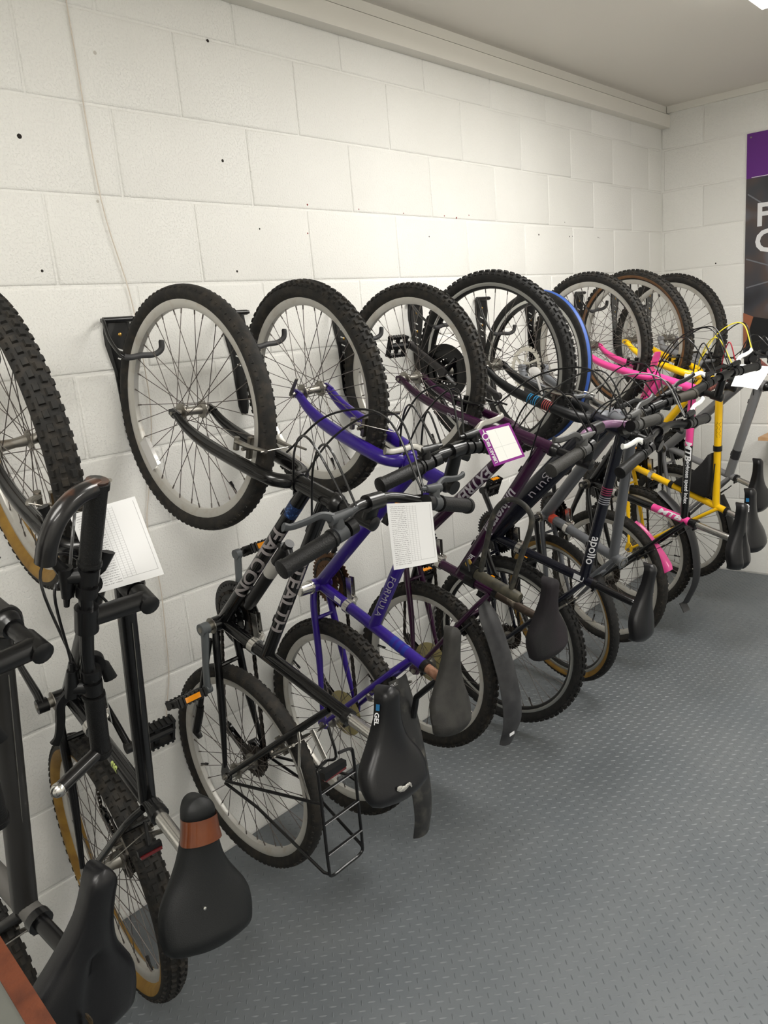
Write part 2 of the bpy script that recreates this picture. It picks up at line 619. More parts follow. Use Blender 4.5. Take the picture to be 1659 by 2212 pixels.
# ------------------------------------------------------------------ bicycles
# bike frame: a = forward, b = up (as ridden), r = rider's right. Hung by the front wheel: a points up, b out from the wall.
KEYS = ('Rx', 'Ry', 'Rz', 'psi', 'phi', 'th', 'st', 'rw', 'rf', 'csl', 'bbd', 'sta', 'stl', 'tj', 'wb', 'ha', 'fl', 'rake', 'htl')
POSE = {
    'B0': (0.354, -0.8802, 0.427, 0.0792, -0.0114, -0.0022, 0.0, 0.33, 0.33, 0.4283, 0.0337, 1.28, 0.4638, 0.9121, 1.0487, 1.2394, 0.404, 0.042, 0.1325),
    'B1': (0.3324, -0.5118, 0.4309, -0.1389, 0.0356, -0.0025, -0.0576, 0.3292, 0.3225, 0.4389, 0.0363, 1.3026, 0.4392, 0.9, 1.0302, 1.2329, 0.4, 0.0419, 0.13),
    'B2': (0.3096, -0.077, 0.4682, -0.0159, 0.0197, 0.0044, 0.0403, 0.3037, 0.308, 0.4333, 0.0057, 1.2551, 0.4769, 0.3875, 0.9991, 1.2586, 0.4048, 0.0331, 0.1149),
    'B3': (0.3224, 0.2854, 0.4609, -0.0778, -0.0089, 0.0218, -0.0689, 0.3177, 0.3019, 0.4296, 0.0421, 1.235, 0.4522, 0.5411, 1.0131, 1.2357, 0.4007, 0.0439, 0.13),
    'B4': (0.3096, 0.7404, 0.453, -0.03, -0.0333, -0.0024, -0.0129, 0.3039, 0.3024, 0.4284, 0.0438, 1.2679, 0.3699, 0.605, 1.0064, 1.2541, 0.4385, 0.0379, 0.1308),
    'B5': (0.3489, 1.1886, 0.3921, -0.0006, 0.0043, 0.008, -0.0563, 0.3429, 0.3341, 0.4278, 0.0498, 1.2784, 0.4549, 0.9, 1.0672, 1.2323, 0.4329, 0.0443, 0.1382),
    'B6': (0.3372, 1.6357, 0.3741, -0.3277, 0.0871, -0.0119, 0.1915, 0.336, 0.3032, 0.4253, 0.0207, 1.2771, 0.4332, 0.9, 1.0484, 1.2412, 0.4504, 0.0406, 0.13),
    'B7': (0.3769, 1.9989, 0.4186, -0.1985, 0.0036, -0.0581, -0.0372, 0.3202, 0.3171, 0.4419, 0.0453, 1.2862, 0.5368, 0.9, 1.0505, 1.2466, 0.352, 0.0416, 0.2075),
    'B8': (0.3184, 2.4625, 0.4317, -0.2198, 0.0298, 0.0109, -0.0378, 0.3186, 0.3251, 0.4245, 0.0348, 1.2677, 0.5488, 0.9, 1.035, 1.2435, 0.3882, 0.0401, 0.13),
    'B9': (0.3354, 2.9644, 0.4426, -0.2829, 0.1214, 0.0194, 0.2092, 0.3275, 0.3237, 0.4269, 0.0452, 1.2784, 0.4283, 0.9, 1.0091, 1.2405, 0.45, 0.0421, 0.13),
}
UNIT_SPOKE = {}


def spoke_mesh(m):
    if m.name not in UNIT_SPOKE:
        mb = MB()
        mb.tube([(0, 0, 0), (0, 0, 0.94), (0, 0, 0.941), (0, 0, 1)], [1, 1, 1.9, 1.9], 5)
        UNIT_SPOKE[m.name] = mb.mesh('spoke', m)
    return UNIT_SPOKE[m.name]


def build_wheel(name, parent, M4, R, st, front):
    """the part is the rim; tyre, hub, spokes, valve are its sub-parts"""
    tw = st.get('tw', 0.025)                       # half width of the tyre
    Rr = R - st.get('th', 0.043)                   # outer edge of the rim
    rimm = st.get('rim', 'silver')
    w = 0.0125
    prof = [(Rr, -w), (Rr, -w + .002), (Rr - .007, -w + .003), (Rr - .007, w - .003), (Rr, w - .002), (Rr, w), (Rr - .012, w), (Rr - .021, w * .55), (Rr - .0225, 0), (Rr - .021, -w * .55), (Rr - .012, -w)]
    if rimm == 'silver':
        rim = obj(name, MB().lathe(prof, 72), RIMS, parent, M4)
    else:
        mis = [0] * len(prof)
        mis[5] = mis[10] = 1
        rim = obj(name, MB().lathe(prof, 72, mis=mis), [RIMB, MACH], parent, M4)
    # tyre
    kind = st.get('tread', 'knob')
    kh = {'knob': 0.0050, 'semi': 0.0022, 'slick': 0.0}[kind]
    rt = R - kh
    mid = (Rr + rt) / 2
    h = (rt - Rr) / 2
    tp = [(Rr - .002, -.010), (Rr + h * .35, -tw * .84), (mid, -tw), (mid + h * .45, -tw * .93), (mid + h * .8, -tw * .66), (rt, -tw * .3), (rt + .0005, 0), (rt, tw * .3), (mid + h * .8, tw * .66), (mid + h * .45, tw * .93), (mid, tw), (Rr + h * .35, tw * .84), (Rr - .002, .010)]
    mis = [0] * len(tp)
    if st.get('wall') is not None:
        for j in (0, 1, 10, 11):
            mis[j] = 1
        if st['wall'].name == 'brown_sidewall':
            for j in (0, 11):
                mis[j] = 0          # brown only on the outer half of the wall
        if st['wall'].name == 'blue_sidewall':
            mis = [0] * len(tp)
            for j in (4, 5):
                mis[j] = 1
    mb = MB().lathe(tp, 84, mis=mis, closed=False)
    if kh > 0:
        N = 80 if kind == 'knob' else 96
        tl = 2 * math.pi * rt / N
        for i in range(N):
            for (z, tilt, wz, ln, off, hh) in ((-tw * .30, -.25, tw * .40, .62, 0.0, kh), (tw * .30, .25, tw * .40, .62, .5, kh), (-tw * .80, -.95, tw * .30, .55, .25, kh * .8), (tw * .80, .95, tw * .30, .55, .75, kh * .8)):
                if kind == 'semi':
                    if abs(z) < tw * .5:
                        continue
                    ln *= .8
                elif i % 3 == 0 and abs(z) < tw * .5:
                    wz, ln = wz * 1.15, ln * 1.05
                a = 2 * math.pi * (i + off) / N
                er = V3(math.cos(a), math.sin(a), 0)
                ez = V3(0, 0, 1)
                et = np.cross(ez, er)
                nrm = er * math.cos(tilt) + ez * math.sin(tilt)
                lat = np.cross(et, nrm)
                rad = rt if abs(z) < tw * .5 else mid + h * .62
                c = er * rad + ez * z * 1.02 + nrm * hh * .35
                mb.box(c, (tl * ln, wz, hh * 1.3), (et, lat, nrm), 0, 0.82)
    obj('tyre', mb, [st.get('rubber', RUBBER), st['wall'] if st.get('wall') else AMBER], rim)
    # hub
    fz = 0.031 if front else 0.028
    hw = 0.050 if front else 0.0675
    ax = hw + 0.012
    if front:
        hp = [(0, -ax), (.0045, -ax), (.0045, -hw - .006), (.0085, -hw - .006), (.0085, -hw), (.011, -hw + .003), (.012, -fz - .006), (.022, -fz - .003), (.022, -fz + .001), (.012, -fz + .006), (.010, 0), (.012, fz - .006), (.022, fz - .001), (.022, fz + .003), (.012, fz + .006), (.011, hw - .003), (.0085, hw), (.0085, hw + .006), (.0045, hw + .006), (.0045, ax), (0, ax)]
    else:
        hp = [(0, -ax), (.005, -ax), (.005, -hw - .007), (.009, -hw - .007), (.009, -hw), (.012, -hw + .006), (.013, -.040), (.0235, -.036), (.0235, -.032), (.016, -.026), (.014, 0), (.018, .018), (.026, .022), (.026, .026), (.017, .03), (.012, hw - .003), (.009, hw), (.009, hw + .007), (.005, hw + .007), (.005, ax), (0, ax)]
    obj('hub', MB().lathe(hp, 20, closed=False), st.get('hub', STEEL), rim)
    # spokes, crossed
    n = st.get('spokes', 36)
    sm = st.get('spoke', SPOKE)
    me = spoke_mesh(sm)
    for i in range(n):
        side = -1 if i % 2 == 0 else 1
        lead = 1 if (i // 2) % 2 == 0 else -1
        a = 2 * math.pi * (i + .5) / n
        fr = .0195 if front else .021
        zz = side * fz if front else (-.034 if side < 0 else .024)
        f = a + lead * 0.92
        A = Vector((fr * math.cos(f), fr * math.sin(f), zz + .002 * lead))
        Bp = Vector(((Rr - .020) * math.cos(a), (Rr - .020) * math.sin(a), side * .003))
        d = Bp - A
        q = Vector((0, 0, 1)).rotation_difference(d).to_matrix().to_4x4()
        link('spoke', me, rim, Matrix.Translation(A) @ q @ Matrix.Diagonal((.00105, .00105, d.length, 1)))
    a = st.get('valve', 2.2)
    e = V3(math.cos(a), math.sin(a), 0)
    obj('valve', MB().tube([e * (Rr - .02), e * (Rr - .045), e * (Rr - .0452), e * (Rr - .058)], [.003, .003, .0042, .0038], 8), BLK, rim)
    return rim


def saddle_mesh(mb, L, W, nose=0.036, dip=0.012, thick=0.05, tw=0.0):
    """x forward, y up, z right; loft from tail to nose"""
    secs = []
    N = 40
    ts = [0, .01, .03, .06, .10, .16, .22, .28, .34, .40, .46, .52, .58, .64, .72, .82, 1.0]
    hs = [.34, .56, .74, .86, .94, .99, 1.0, .96, .85, .68, .50, .35, .235, .15, .07, .02, .0]
    for i in range(N + 1):
        t = .5 - .5 * math.cos(math.pi * i / N)
        x = -L * .45 + L * t
        hw = nose / 2 + (W - nose) / 2 * float(np.interp(t, ts, hs))
        if t < .012:
            hw *= .9
        if t > .90:
            hw *= math.sqrt(max(0.0, 1 - ((t - .90) / .10) ** 2.2))
        hw = max(hw, .002)
        top = .012 * (1 - t) * 1.4 - dip * math.sin(math.pi * min(1, t * 1.05)) + (.0 if t < .9 else -.012 * ((t - .9) / .1) ** 2)
        if t < .12:
            top -= .02 * ((.12 - t) / .12) ** 2
        dep = thick * (.72 + .28 * math.sin(math.pi * min(1, .25 + t)))
        secs.append((x, hw, top, dep))
    K = 15
    vs = []
    for x, hw, top, dep in secs:
        crown = min(hw * .32, .018)
        for j in range(K):
            s = -1 + 2 * j / (K - 1)
            if abs(s) <= .78:
                z = hw * s / .78 * .97
                y = top - crown * (abs(s) / .78) ** 2.4
            else:
                q = (abs(s) - .78) / .22
                z = math.copysign(hw * (.97 + .03 * math.sin(q * math.pi)) - hw * .10 * q * q, s)
                y = top - crown - (dep - crown) * q
            if tw and abs(s) < .2 and x < .02:
                y -= tw * (1 - abs(s) / .2)
            vs.append((x, y, z))
    fs = []
    for i in range(N):
        for j in range(K - 1):
            fs.append((i * K + j, (i + 1) * K + j, (i + 1) * K + j + 1, i * K + j + 1))
    for i in range(N):
        fs.append((i * K, i * K + K - 1, (i + 1) * K + K - 1, (i + 1) * K))
    fs.append(tuple(range(K)))
    fs.append(tuple(N * K + j for j in range(K - 1, -1, -1)))
    mb.add(vs, fs)


def wrap_text(name, parent, s, P0, P1, rad, size, m, t=0.5, side=(0, 0, -1), up=(0, 1, 0), bold=0.0, shear=0.0, squash=1.0, mat4=None):
    """lettering bent round a tube; reads from P0 to P1, centred at t along it, its middle facing `side`"""
    P0, P1 = V3(*P0), V3(*P1)
    ax = P1 - P0
    L = np.linalg.norm(ax)
    ax /= L
    sd = V3(*side)
    sd = sd - ax * (sd @ ax)
    sd /= np.linalg.norm(sd)
    upv = np.cross(sd, ax)
    me = text_mesh(s, size, 0, bold, shear)
    bm = bmesh.new()
    bm.from_mesh(me)
    bmesh.ops.triangulate(bm, faces=bm.faces[:])
    for _ in range(4):
        le = [e for e in bm.edges if e.calc_length() > rad * .30]
        if not le:
            break
        bmesh.ops.subdivide_edges(bm, edges=le, cuts=1)
        bmesh.ops.triangulate(bm, faces=bm.faces[:])
    bm.to_mesh(me)
    bm.free()
    co = np.empty(len(me.vertices) * 3)
    me.vertices.foreach_get('co', co)
    co = co.reshape(-1, 3)
    lo, hi = co.min(0), co.max(0)
    x = (co[:, 0] - (lo[0] + hi[0]) / 2) * squash
    y = co[:, 1] - (lo[1] + hi[1]) / 2
    th = y / rad
    R = rad + .0009
    out = P0 + np.outer(x + t * L, ax) + np.outer(np.cos(th) * R, sd) + np.outer(np.sin(th) * R, upv)
    me.vertices.foreach_set('co', out.ravel())
    me.materials.clear()
    me.materials.append(m)
    me.update()
    return link(name, me, parent, mat4)


def band(mb, P0, P1, t0, t1, rad, mi=0, n=14):
    P0, P1 = V3(*P0), V3(*P1)
    mb.tube([P0 + (P1 - P0) * t0, P0 + (P1 - P0) * t1], rad, n, mi)


def chain_path(bb, rc, rs, pul):
    """closed chain line in the (a, b) plane: chainring round bb, sprocket round 0, two jockey pulleys"""
    bb = V3(*bb[:2], 0)
    d = math.atan2(bb[1], bb[0])
    D_ = np.linalg.norm(bb)
    k = math.asin((rc - rs) / D_)
    pts = []
    up = d + math.pi / 2 + k
    for i in range(15):                     # round the front of the chainring
        a = up - (math.pi + 2 * k + .25) * i / 14
        pts.append(bb + rc * V3(math.cos(a), math.sin(a), 0))
    pts.append(V3(pul[1][0] + .012, pul[1][1] - .016, 0))
    pts.append(V3(pul[1][0] - .016, pul[1][1] - .008, 0))
    pts.append(V3(pul[0][0] + .018, pul[0][1], 0))
    for i in range(9):
        a = -2.2 - (2 * math.pi - 2.2 - up) * i / 8 if False else (math.radians(-100) - (math.radians(260) - up) * i / 8)
        pts.append(rs * V3(math.cos(a), math.sin(a), 0))
    return pts


def resample(pts, step, closed=True):
    P = np.array(pts + ([pts[0]] if closed else []))
    seg = np.linalg.norm(np.diff(P, axis=0), axis=1)
    cum = np.concatenate([[0], np.cumsum(seg)])
    n = int(cum[-1] / step)
    out = []
    for i in range(n):
        s = i * cum[-1] / n
        j = min(np.searchsorted(cum, s, 'right') - 1, len(seg) - 1)
        out.append(P[j] + (P[j + 1] - P[j]) * (s - cum[j]) / (seg[j] + 1e-9))
    return out


def pedal_mesh(mb, side, style='cage'):
    """pedal body beside the crank end, axle along z*side"""
    s = side
    mb.tube([(0, 0, 0), (0, 0, s * .11)], .006, 8)
    mb.tube([(0, 0, s * .02), (0, 0, s * .105)], [.014, .011], 10)
    for y in (-.03, .03):
        mb.box((y, 0, s * .063), (.006, .022, .088))
        for k in range(7):
            mb.box((y + (.004 if y > 0 else -.004), 0, s * (.025 + k * .0125)), (.005, .026, .005))
    for z in (.022, .104):
        mb.box((0, 0, s * z), (.06, .018, .006))
    mb.box((0, 0, s * .063), (.05, .010, .012))


def build_bike(key, name, label, S_):
    p = dict(zip(KEYS, POSE[key]))
    # pose
    A = np.array([[0, 1, 0], [0, 0, 1], [1, 0, 0]], float)          # world x,y,z rows ; a,b,r columns
    c, s = math.cos(p['th']), math.sin(p['th'])
    T = np.array([[c, -s, 0], [s, c, 0], [0, 0, 1]])
    c, s = math.cos(p['psi']), math.sin(p['psi'])
    Y = np.array([[c, -s, 0], [s, c, 0], [0, 0, 1]])
    c, s = math.cos(p['phi']), math.sin(p['phi'])
    X = np.array([[1, 0, 0], [0, c, -s], [0, s, c]])
    Rm = Y @ X @ A @ T
    O = V3(p['Rx'], p['Ry'], p['Rz'])
    MW = Matrix.Translation(O) @ Matrix(Rm.tolist()).to_4x4()
    root = link(name, None)
    root.matrix_world = MW
    root.empty_display_size = 0.1
    tag(root, label, 'bicycle', 'bicycles hung on the wall hooks')
    ca, sa = math.cos(p['ha']), math.sin(p['ha'])
    sv, pf = V3(-ca, sa, 0), V3(sa, ca, 0)
    HB = V3(p['wb'], 0, 0) + p['fl'] * sv - p['rake'] * pf
    HT = HB + p['htl'] * sv
    bb = V3(math.sqrt(p['csl'] ** 2 - p['bbd'] ** 2), -p['bbd'], 0)
    sd = V3(-math.cos(p['sta']), math.sin(p['sta']), 0)
    ST, TJ = bb + p['stl'] * sd, bb + p['stl'] * p['tj'] * sd
    fl, rk, htl = p['fl'], p['rake'], p['htl']

    def steer(t):
        q = Matrix.Rotation(t, 3, Vector(sv))
        a, r = V3(*(q @ Vector(pf))), V3(*(q @ Vector((0, 0, 1))))
        M = Matrix((a, sv, r)).transposed().to_4x4()
        return Matrix.Translation(HB) @ M
    SF = steer(-p['st'])                              # fork and front wheel
    SB = steer(-p['st'] + S_.get('turn', 0.0))        # bars
    tol = lambda M, v: V3(*(M @ Vector(v)))           # steer frame -> bike frame
    G = dict(root=root, MW=MW, HB=HB, HT=HT, bb=bb, ST=ST, TJ=TJ, SF=SF, SB=SB, p=p, sd=sd, sv=sv)

    # ---- frame
    paint = S_['paint']
    paints = paint if isinstance(paint, list) else [paint]
    rd, rtp, rs, rh = S_.get('rd', .0165), S_.get('rt', .0145), S_.get('rs', .0155), S_.get('rh', .019)
    mi = S_.get('mi', dict())
    g = lambda k: mi.get(k, 0)
    mb = MB()
    mb.tube([HB - sv * .004, HB + sv * .004, HB + sv * .0041, HT - sv * .004, HT - sv * .0039, HT + sv * .004], [rh * 1.18, rh * 1.18, rh, rh, rh * 1.18, rh * 1.18], 18, g('head'))
    d0, t1 = HB + sv * min(.03, htl * .25), HT - sv * min(.03, htl * .22)
    G['d0'], G['t1'] = d0, t1
    if 'split' in S_:                                    # top tube and down tube painted in two colours
        k = S_['split']
        for a_, b_, r_, nm in ((d0, bb, rd, 'down'), (t1, TJ, rtp, 'top')):
            m_ = a_ + (b_ - a_) * k
            mb.tube([a_, m_], r_, 16, 0, caps=False)
            mb.tube([m_, b_], r_, 16, 1, caps=False)
    else:
        mb.tube([d0, bb], rd, 18, g('down'), caps=False, squash=S_.get('dsq'), up=(0, 0, 1))
        mb.tube([t1, TJ], rtp, 18, g('top'), caps=False)
    mb.tube([bb, ST + sd * .004], rs, 16, g('seat'), caps=False)
    mb.tube([ST - sd * .012, ST - sd * .0119, ST + sd * .006, ST + sd * .0062], [rs, rs * 1.08, rs * 1.08, rs * .88], 16, g('seat'))
    mb.tube([bb + V3(0, 0, -.036), bb + V3(0, 0, .036)], .0205, 18, g('seat'))
    sj = bb + sd * p['stl'] * S_.get('sj', .93)
    for q in (-1, 1):
        dz = q * .0665
        mb.tube(spline([bb + V3(-.012, 0, q * .024), bb + V3(-.07, .004, q * .034), V3(.20, -p['bbd'] * .4, q * .046), V3(.03, 0, dz)], 5), [.0105] * 11 + [.0095, .0085, .0075, .007, .0065], 10, g('stay'))
        mb.tube(spline([sj + V3(-.004, -.004, q * .013), sj * .82 + V3(0, 0, q * .036), sj * .35 + V3(0, 0, q * .052), sj * .055 + V3(0, 0, dz)], 5), [.0082] * 11 + [.0078, .0074, .007, .0066, .006], 10, g('stay'))
        mb.prism([(.04, -.008), (.035, .010), (.012, .024), (-.010, .018), (-.016, -.004), (-.006, -.022), (.010, -.020)], dz - .0025, dz + .0025, g('stay'))
    Rb = p['rw'] + .012
    cdir = bb / np.linalg.norm(bb)
    mb.tube([cdir * Rb + V3(0, 0, -.034), cdir * Rb + V3(0, 0, .034)], .006, 8, g('stay'))
    sdir = sj / np.linalg.norm(sj)
    if np.linalg.norm(sj) > Rb + .01:
        mb.tube([sdir * Rb + V3(0, 0, -.034), sdir * Rb + V3(0, 0, .034)], .006, 8, g('stay'))
    frame = obj('frame', mb, paints, root)
    G['frame'] = frame
    tt_n = (TJ - t1) / np.linalg.norm(TJ - t1)
    dt_n = (bb - d0) / np.linalg.norm(bb - d0)
    # cable stops
    for P_, u_, r_ in ((d0, dt_n, rd), (t1, tt_n, rtp)):
        n_ = np.cross(V3(0, 0, 1), u_)
        n_ = n_ if n_[1] > 0 else -n_
        for k in (.18, .75):
            L_ = np.linalg.norm((bb if P_ is d0 else TJ) - P_)
            obj('cable_stop', MB().tube([P_ + u_ * L_ * k - n_ * (r_ + .002), P_ + u_ * (L_ * k + .02) - n_ * (r_ + .002)], .004, 6), BLKM, root)
    # seat clamp
    obj('seat_clamp', MB().tube([ST - sd * .006, ST + sd * .009], rs * 1.2, 16).tube([ST + sd * .002 + V3(-rs - .004, -.008, -.011), ST + sd * .002 + V3(-rs - .004, -.008, .011)], .0045, 8), S_.get('clampm', BLKM), root)

    # ---- fork
    mb = MB()
    fm = S_.get('forkpaint', paints[0])
    if S_.get('susp'):
        mb.tube([(0, -.02, 0), (0, .002, 0)], .021, 16)
        mb.tube([(0, -.035, -.058), (0, -.022, -.03), (0, -.016, 0), (0, -.022, .03), (0, -.035, .058)], [.02, .019, .02, .019, .02], 12, 0, squash=(1, 1.15))
        for q in (-1, 1):
            mb.tube([(0, -.015, q * .062), (0, -fl * .45, q * .062)], .0145, 14, 1)
            mb.tube([(0, -.012, q * .062), (0, -.055, q * .062)], .02, 14)
            mb.tube([(0, -fl * .38, q * .062), (0, -fl * .385, q * .062), (0, -fl * .8, q * .062), (.004, -fl * .93, q * .062), (rk, -fl - .008, q * .060)], [.0205, .0185, .0185, .017, .013], 14)
            mb.tube([(rk, -fl, q * .052), (rk, -fl, q * .072)], .014, 12)
        mb.tube(spline([(.004, -fl * .42, -.062), (.022, -fl * .36, -.045), (.028, -fl * .335, 0), (.022, -fl * .36, .045), (.004, -fl * .42, .062)], 4), .011, 10, 0, squash=(1.5, .8))
        fork = obj('fork', mb, [fm, S_.get('stanchion', CHROME)], root, SF)
    else:
        fb = S_.get('fb', .0145)
        mb.tube([(0, -.03, 0), (0, .0, 0)], .0185, 16)
        for q in (-1, 1):
            path = spline([(0, -.012, q * .006), (.001, -.022, q * .030), (.002, -.052, q * .049), (.003, -.12, q * .055), (.004, -fl * .62, q * .056), (rk * .42, -fl * .83, q * .055), (rk, -fl + .012, q * .054)], 5)
            rr = np.interp(np.linspace(0, 1, len(path)), [0, .5, .72, 1], [fb * 1.12, fb * 1.1, fb, fb * .66])
            mb.tube(path, rr, 12)
            mb.prism([(rk - .010, -fl + .03), (rk + .008, -fl + .028), (rk + .013, -fl), (rk + .006, -fl - .016), (rk - .006, -fl - .016), (rk - .012, -fl)], q * .054 - .0028, q * .054 + .0028)
        fork = obj('fork', mb, fm, root, SF)
    obj('lower_headset', MB().tube([HB - sv * .016, HB - sv * .012, HB - sv * .004], [.017, .0225, .0225], 18), S_.get('headset', BLKM), root)
    obj('upper_headset', MB().tube([HT + sv * .003, HT + sv * .012, HT + sv * .016, HT + sv * .024], [.0225, .0225, .02, .0165], 18), S_.get('headset', BLKM), root)
    G['fork'] = fork

    # ---- wheels
    fw = dict(S_.get('wheel', {}))
    fw.update(S_.get('fwheel', {}))
    rwst = dict(S_.get('wheel', {}))
    rwst.update(S_.get('rwheel', {}))
    G['fw'] = build_wheel('front_wheel', root, SF @ Matrix.Translation((rk, -fl, 0)) @ Matrix.Rotation(S_.get('wrot', random.random() * 6), 4, 'Z'), p['rf'], fw, True)
    G['rw'] = build_wheel('rear_wheel', root, Matrix.Rotation(random.random() * 6, 4, 'Z'), p['rw'], rwst, False)
    # axle ends / quick release
    if S_.get('qr'):
        mb = MB()
        mb.tube([(rk, -fl, -.064), (rk, -fl, -.072)], .009, 10)
        mb.tube([(rk, -fl, -.072), (rk + .02, -fl + .012, -.078), (rk + .055, -fl + .022, -.074)], [.005, .005, .004], 8, squash=(1.5, .6))
        obj('quick_release_lever', mb, STEEL, root, SF)

    # ---- drivetrain
    rings = S_.get('rings', [(.089, 44), (.070, 34), (.050, 24)])
    cm = S_.get('crank', BLKM)
    mb = MB()
    for k, (R_, n_) in enumerate(rings):
        gear(mb, R_, n_, .047 - k * .0075, .0025, R_ * .66 if k < 2 else R_ * .5)
    for i in range(5):
        a = 2 * math.pi * i / 5 + .3
        e = V3(math.cos(a), math.sin(a), 0)
        mb.tube([V3(0, 0, .05), e * .03 + V3(0, 0, .05), e * .062 + V3(0, 0, .0435)], [.014, .010, .008], 8, squash=(1, .8))
    if S_.get('guard'):
        mb.lathe([(.080, .050), (.098, .050), (.098, .053), (.080, .053)], 40)
    mb.tube([(0, 0, .036), (0, 0, .062)], .013, 14)
    rings_o = obj('chainrings', mb, S_.get('ringm', BLKM), root, Matrix.Translation(bb))
    ang = S_.get('crank_angle', math.pi)                 # direction of the left crank in the a-b plane
    for q, al in ((-1, ang), (1, ang + math.pi)):
        if q == -1 and S_.get('no_left_crank'):
            obj('bottom_bracket_cup', MB().tube([bb + V3(0, 0, -.034), bb + V3(0, 0, -.040), bb + V3(0, 0, -.0401), bb + V3(0, 0, -.078), bb + V3(0, 0, -.082)], [.022, .022, .019, .019, .015], 16), CHROME, root)
            continue
        e = V3(math.cos(al), math.sin(al), 0)
        z0 = q * .060
        mb = MB()
        mb.tube([bb + V3(0, 0, z0 - q * .012), bb + V3(0, 0, z0 + q * .012)], .0165, 14)
        mb.tube([bb + V3(0, 0, z0), bb + e * .03 + V3(0, 0, z0), bb + e * .10 + V3(0, 0, z0 + q * .008), bb + e * .17 + V3(0, 0, z0 + q * .012)], [.0165, .0145, .012, .013], 12, squash=(.62, 1.0), up=(0, 0, 1))
        mb.tube([bb + e * .17 + V3(0, 0, z0 + q * .003), bb + e * .17 + V3(0, 0, z0 + q * .019)], .0135, 14)
        cr = obj('crank', mb, cm, root)
        obj('crank_bolt', MB().tube([bb + V3(0, 0, z0 + q * .011), bb + V3(0, 0, z0 + q * .0135)], .008, 10), STEEL, cr)
        pm = MB()
        pedal_mesh(pm, q)
        pt = S_.get('pedal_tilt', .4)
        Mp = Matrix.Translation(bb + e * .17 + V3(0, 0, z0 + q * .016)) @ Matrix.Rotation(pt, 4, 'Z')
        pd = obj('pedal', pm, BLK, root, Mp, smooth=False)
        if S_.get('pedal_refl', True):
            for y in (-.0345, .0345):
                obj('pedal_reflector', MB().box((y, 0, q * .063), (.006, .014, .045)), REFL_A, pd, smooth=False)
    obj('bottom_bracket', MB().tube([bb + V3(0, 0, -.052), bb + V3(0, 0, -.0375), bb + V3(0, 0, -.0374), bb + V3(0, 0, -.035)], [.012, .012, .022, .022], 16), STEEL, root)
    # cassette
    mb = MB()
    for k in range(7):
        gear(mb, .026 + .0042 * k, 13 + 2 * k, .056 - .0048 * k, .0018, .018, depth=.004)
    obj('cassette', mb, CHAINM, G['rw'], Matrix.Identity(4))
    if S_.get('spoke_guard'):
        obj('spoke_guard', MB().lathe([(.02, .0225), (.072, .0225), (.074, .0235), (.072, .0245), (.02, .0245)], 40), DISCP, G['rw'])
    # derailleur and chain
    pul = [(.012, -.058), (.058, -.120)]
    zc = .0425
    mb = MB()
    for (a_, b_) in pul:
        for k in range(11):
            t_ = 2 * math.pi * k / 11
            mb.box((a_ + .0195 * math.cos(t_), b_ + .0195 * math.sin(t_), zc), (.006, .006, .003), ((math.cos(t_), math.sin(t_), 0), (-math.sin(t_), math.cos(t_), 0), (0, 0, 1)))
        mb.tube([(a_, b_, zc - .004), (a_, b_, zc + .004)], .0175, 14)
    for z in (zc - .007, zc + .007):
        mb.tube([(pul[0][0], pul[0][1], z), (pul[1][0], pul[1][1], z)], .011, 8, squash=(.16, 1), up=(0, 0, 1))
    mb.tube([(.0, -.022, .07), (.006, -.034, .078), (.022, -.048, .074), (.016, -.058, .06)], [.011, .013, .013, .011], 10)
    mb.tube([(-.012, -.030, .078), (-.03, -.028, .078)], .005, 8)
    obj('rear_derailleur', mb, S_.get('mech', BLKM), root)
    R0 = rings[min(1, len(rings) - 1)][0]
    path = resample(chain_path(bb, R0 - .002, .040, pul), .0127)
    mb = MB()
    for i, P_ in enumerate(path):
        Q = path[(i + 1) % len(path)]
        u_ = (Q - P_)
        l_ = np.linalg.norm(u_)
        u_ /= l_ + 1e-9
        w_ = V3(-u_[1], u_[0], 0)
        zz = .0065 if i % 2 else .0042
        for z in (-zz / 2, zz / 2):
            mb.box((P_ + Q) / 2 + V3(0, 0, zc - .002 + z), (l_ * 1.25, .0082, .0012), (u_, w_, V3(0, 0, 1)))
        mb.tube([P_ + V3(0, 0, zc - .0055), P_ + V3(0, 0, zc + .0015)], .0038, 6)
    obj('chain', mb, CHAINM, root, smooth=False)
    # front derailleur on the seat tube
    fdp = bb + sd * .135
    mb = MB()
    mb.tube([fdp - sd * .010, fdp + sd * .010], rs * 1.3, 14)
    mb.tube([fdp + V3(0, 0, .01), fdp + V3(.012, -.008, .034), fdp + V3(.014, -.03, .046)], [.010, .009, .006], 8)
    for z in (.036, .050):
        mb.box(bb + V3(-.015, .092, z), (.085, .022, .0018))
    obj('front_derailleur', mb, S_.get('fmech', CHROME), root)

    # ---- brakes
    def brake(nm, M4, ctr, out, lat_off, Rrim):
        """two arms either side of the rim. out: unit direction from axle to crown, face: which side of the fork"""
        mb = MB()
        f_ = V3(*lat_off)
        for q in (-1, 1):
            piv = ctr + out * (Rrim - .030) + f_ + V3(0, 0, q * .040)
            top = ctr + out * (Rrim + .068) + f_ * 1.5 + V3(0, 0, q * .036)
            if S_.get('canti'):
                top = ctr + out * (Rrim + .030) + f_ * 2.2 + V3(0, 0, q * .075)
            mb.tube([piv - f_ * .9, piv + f_ * .5], .007, 8)
            mb.tube([piv, (piv + top) / 2 + V3(0, 0, q * .006), top], [.0085, .0075, .006], 8, squash=(1, .7))
            pad = ctr + out * (Rrim - .004) + f_ * .6 + V3(0, 0, q * .0215)
            tdir = np.cross(V3(0, 0, 1), out)
            mb.box(pad, (.052, .011, .011), (tdir, out, V3(0, 0, 1)))
            mb.tube([pad, V3(pad[0], pad[1], q * .044)], .0045, 8)
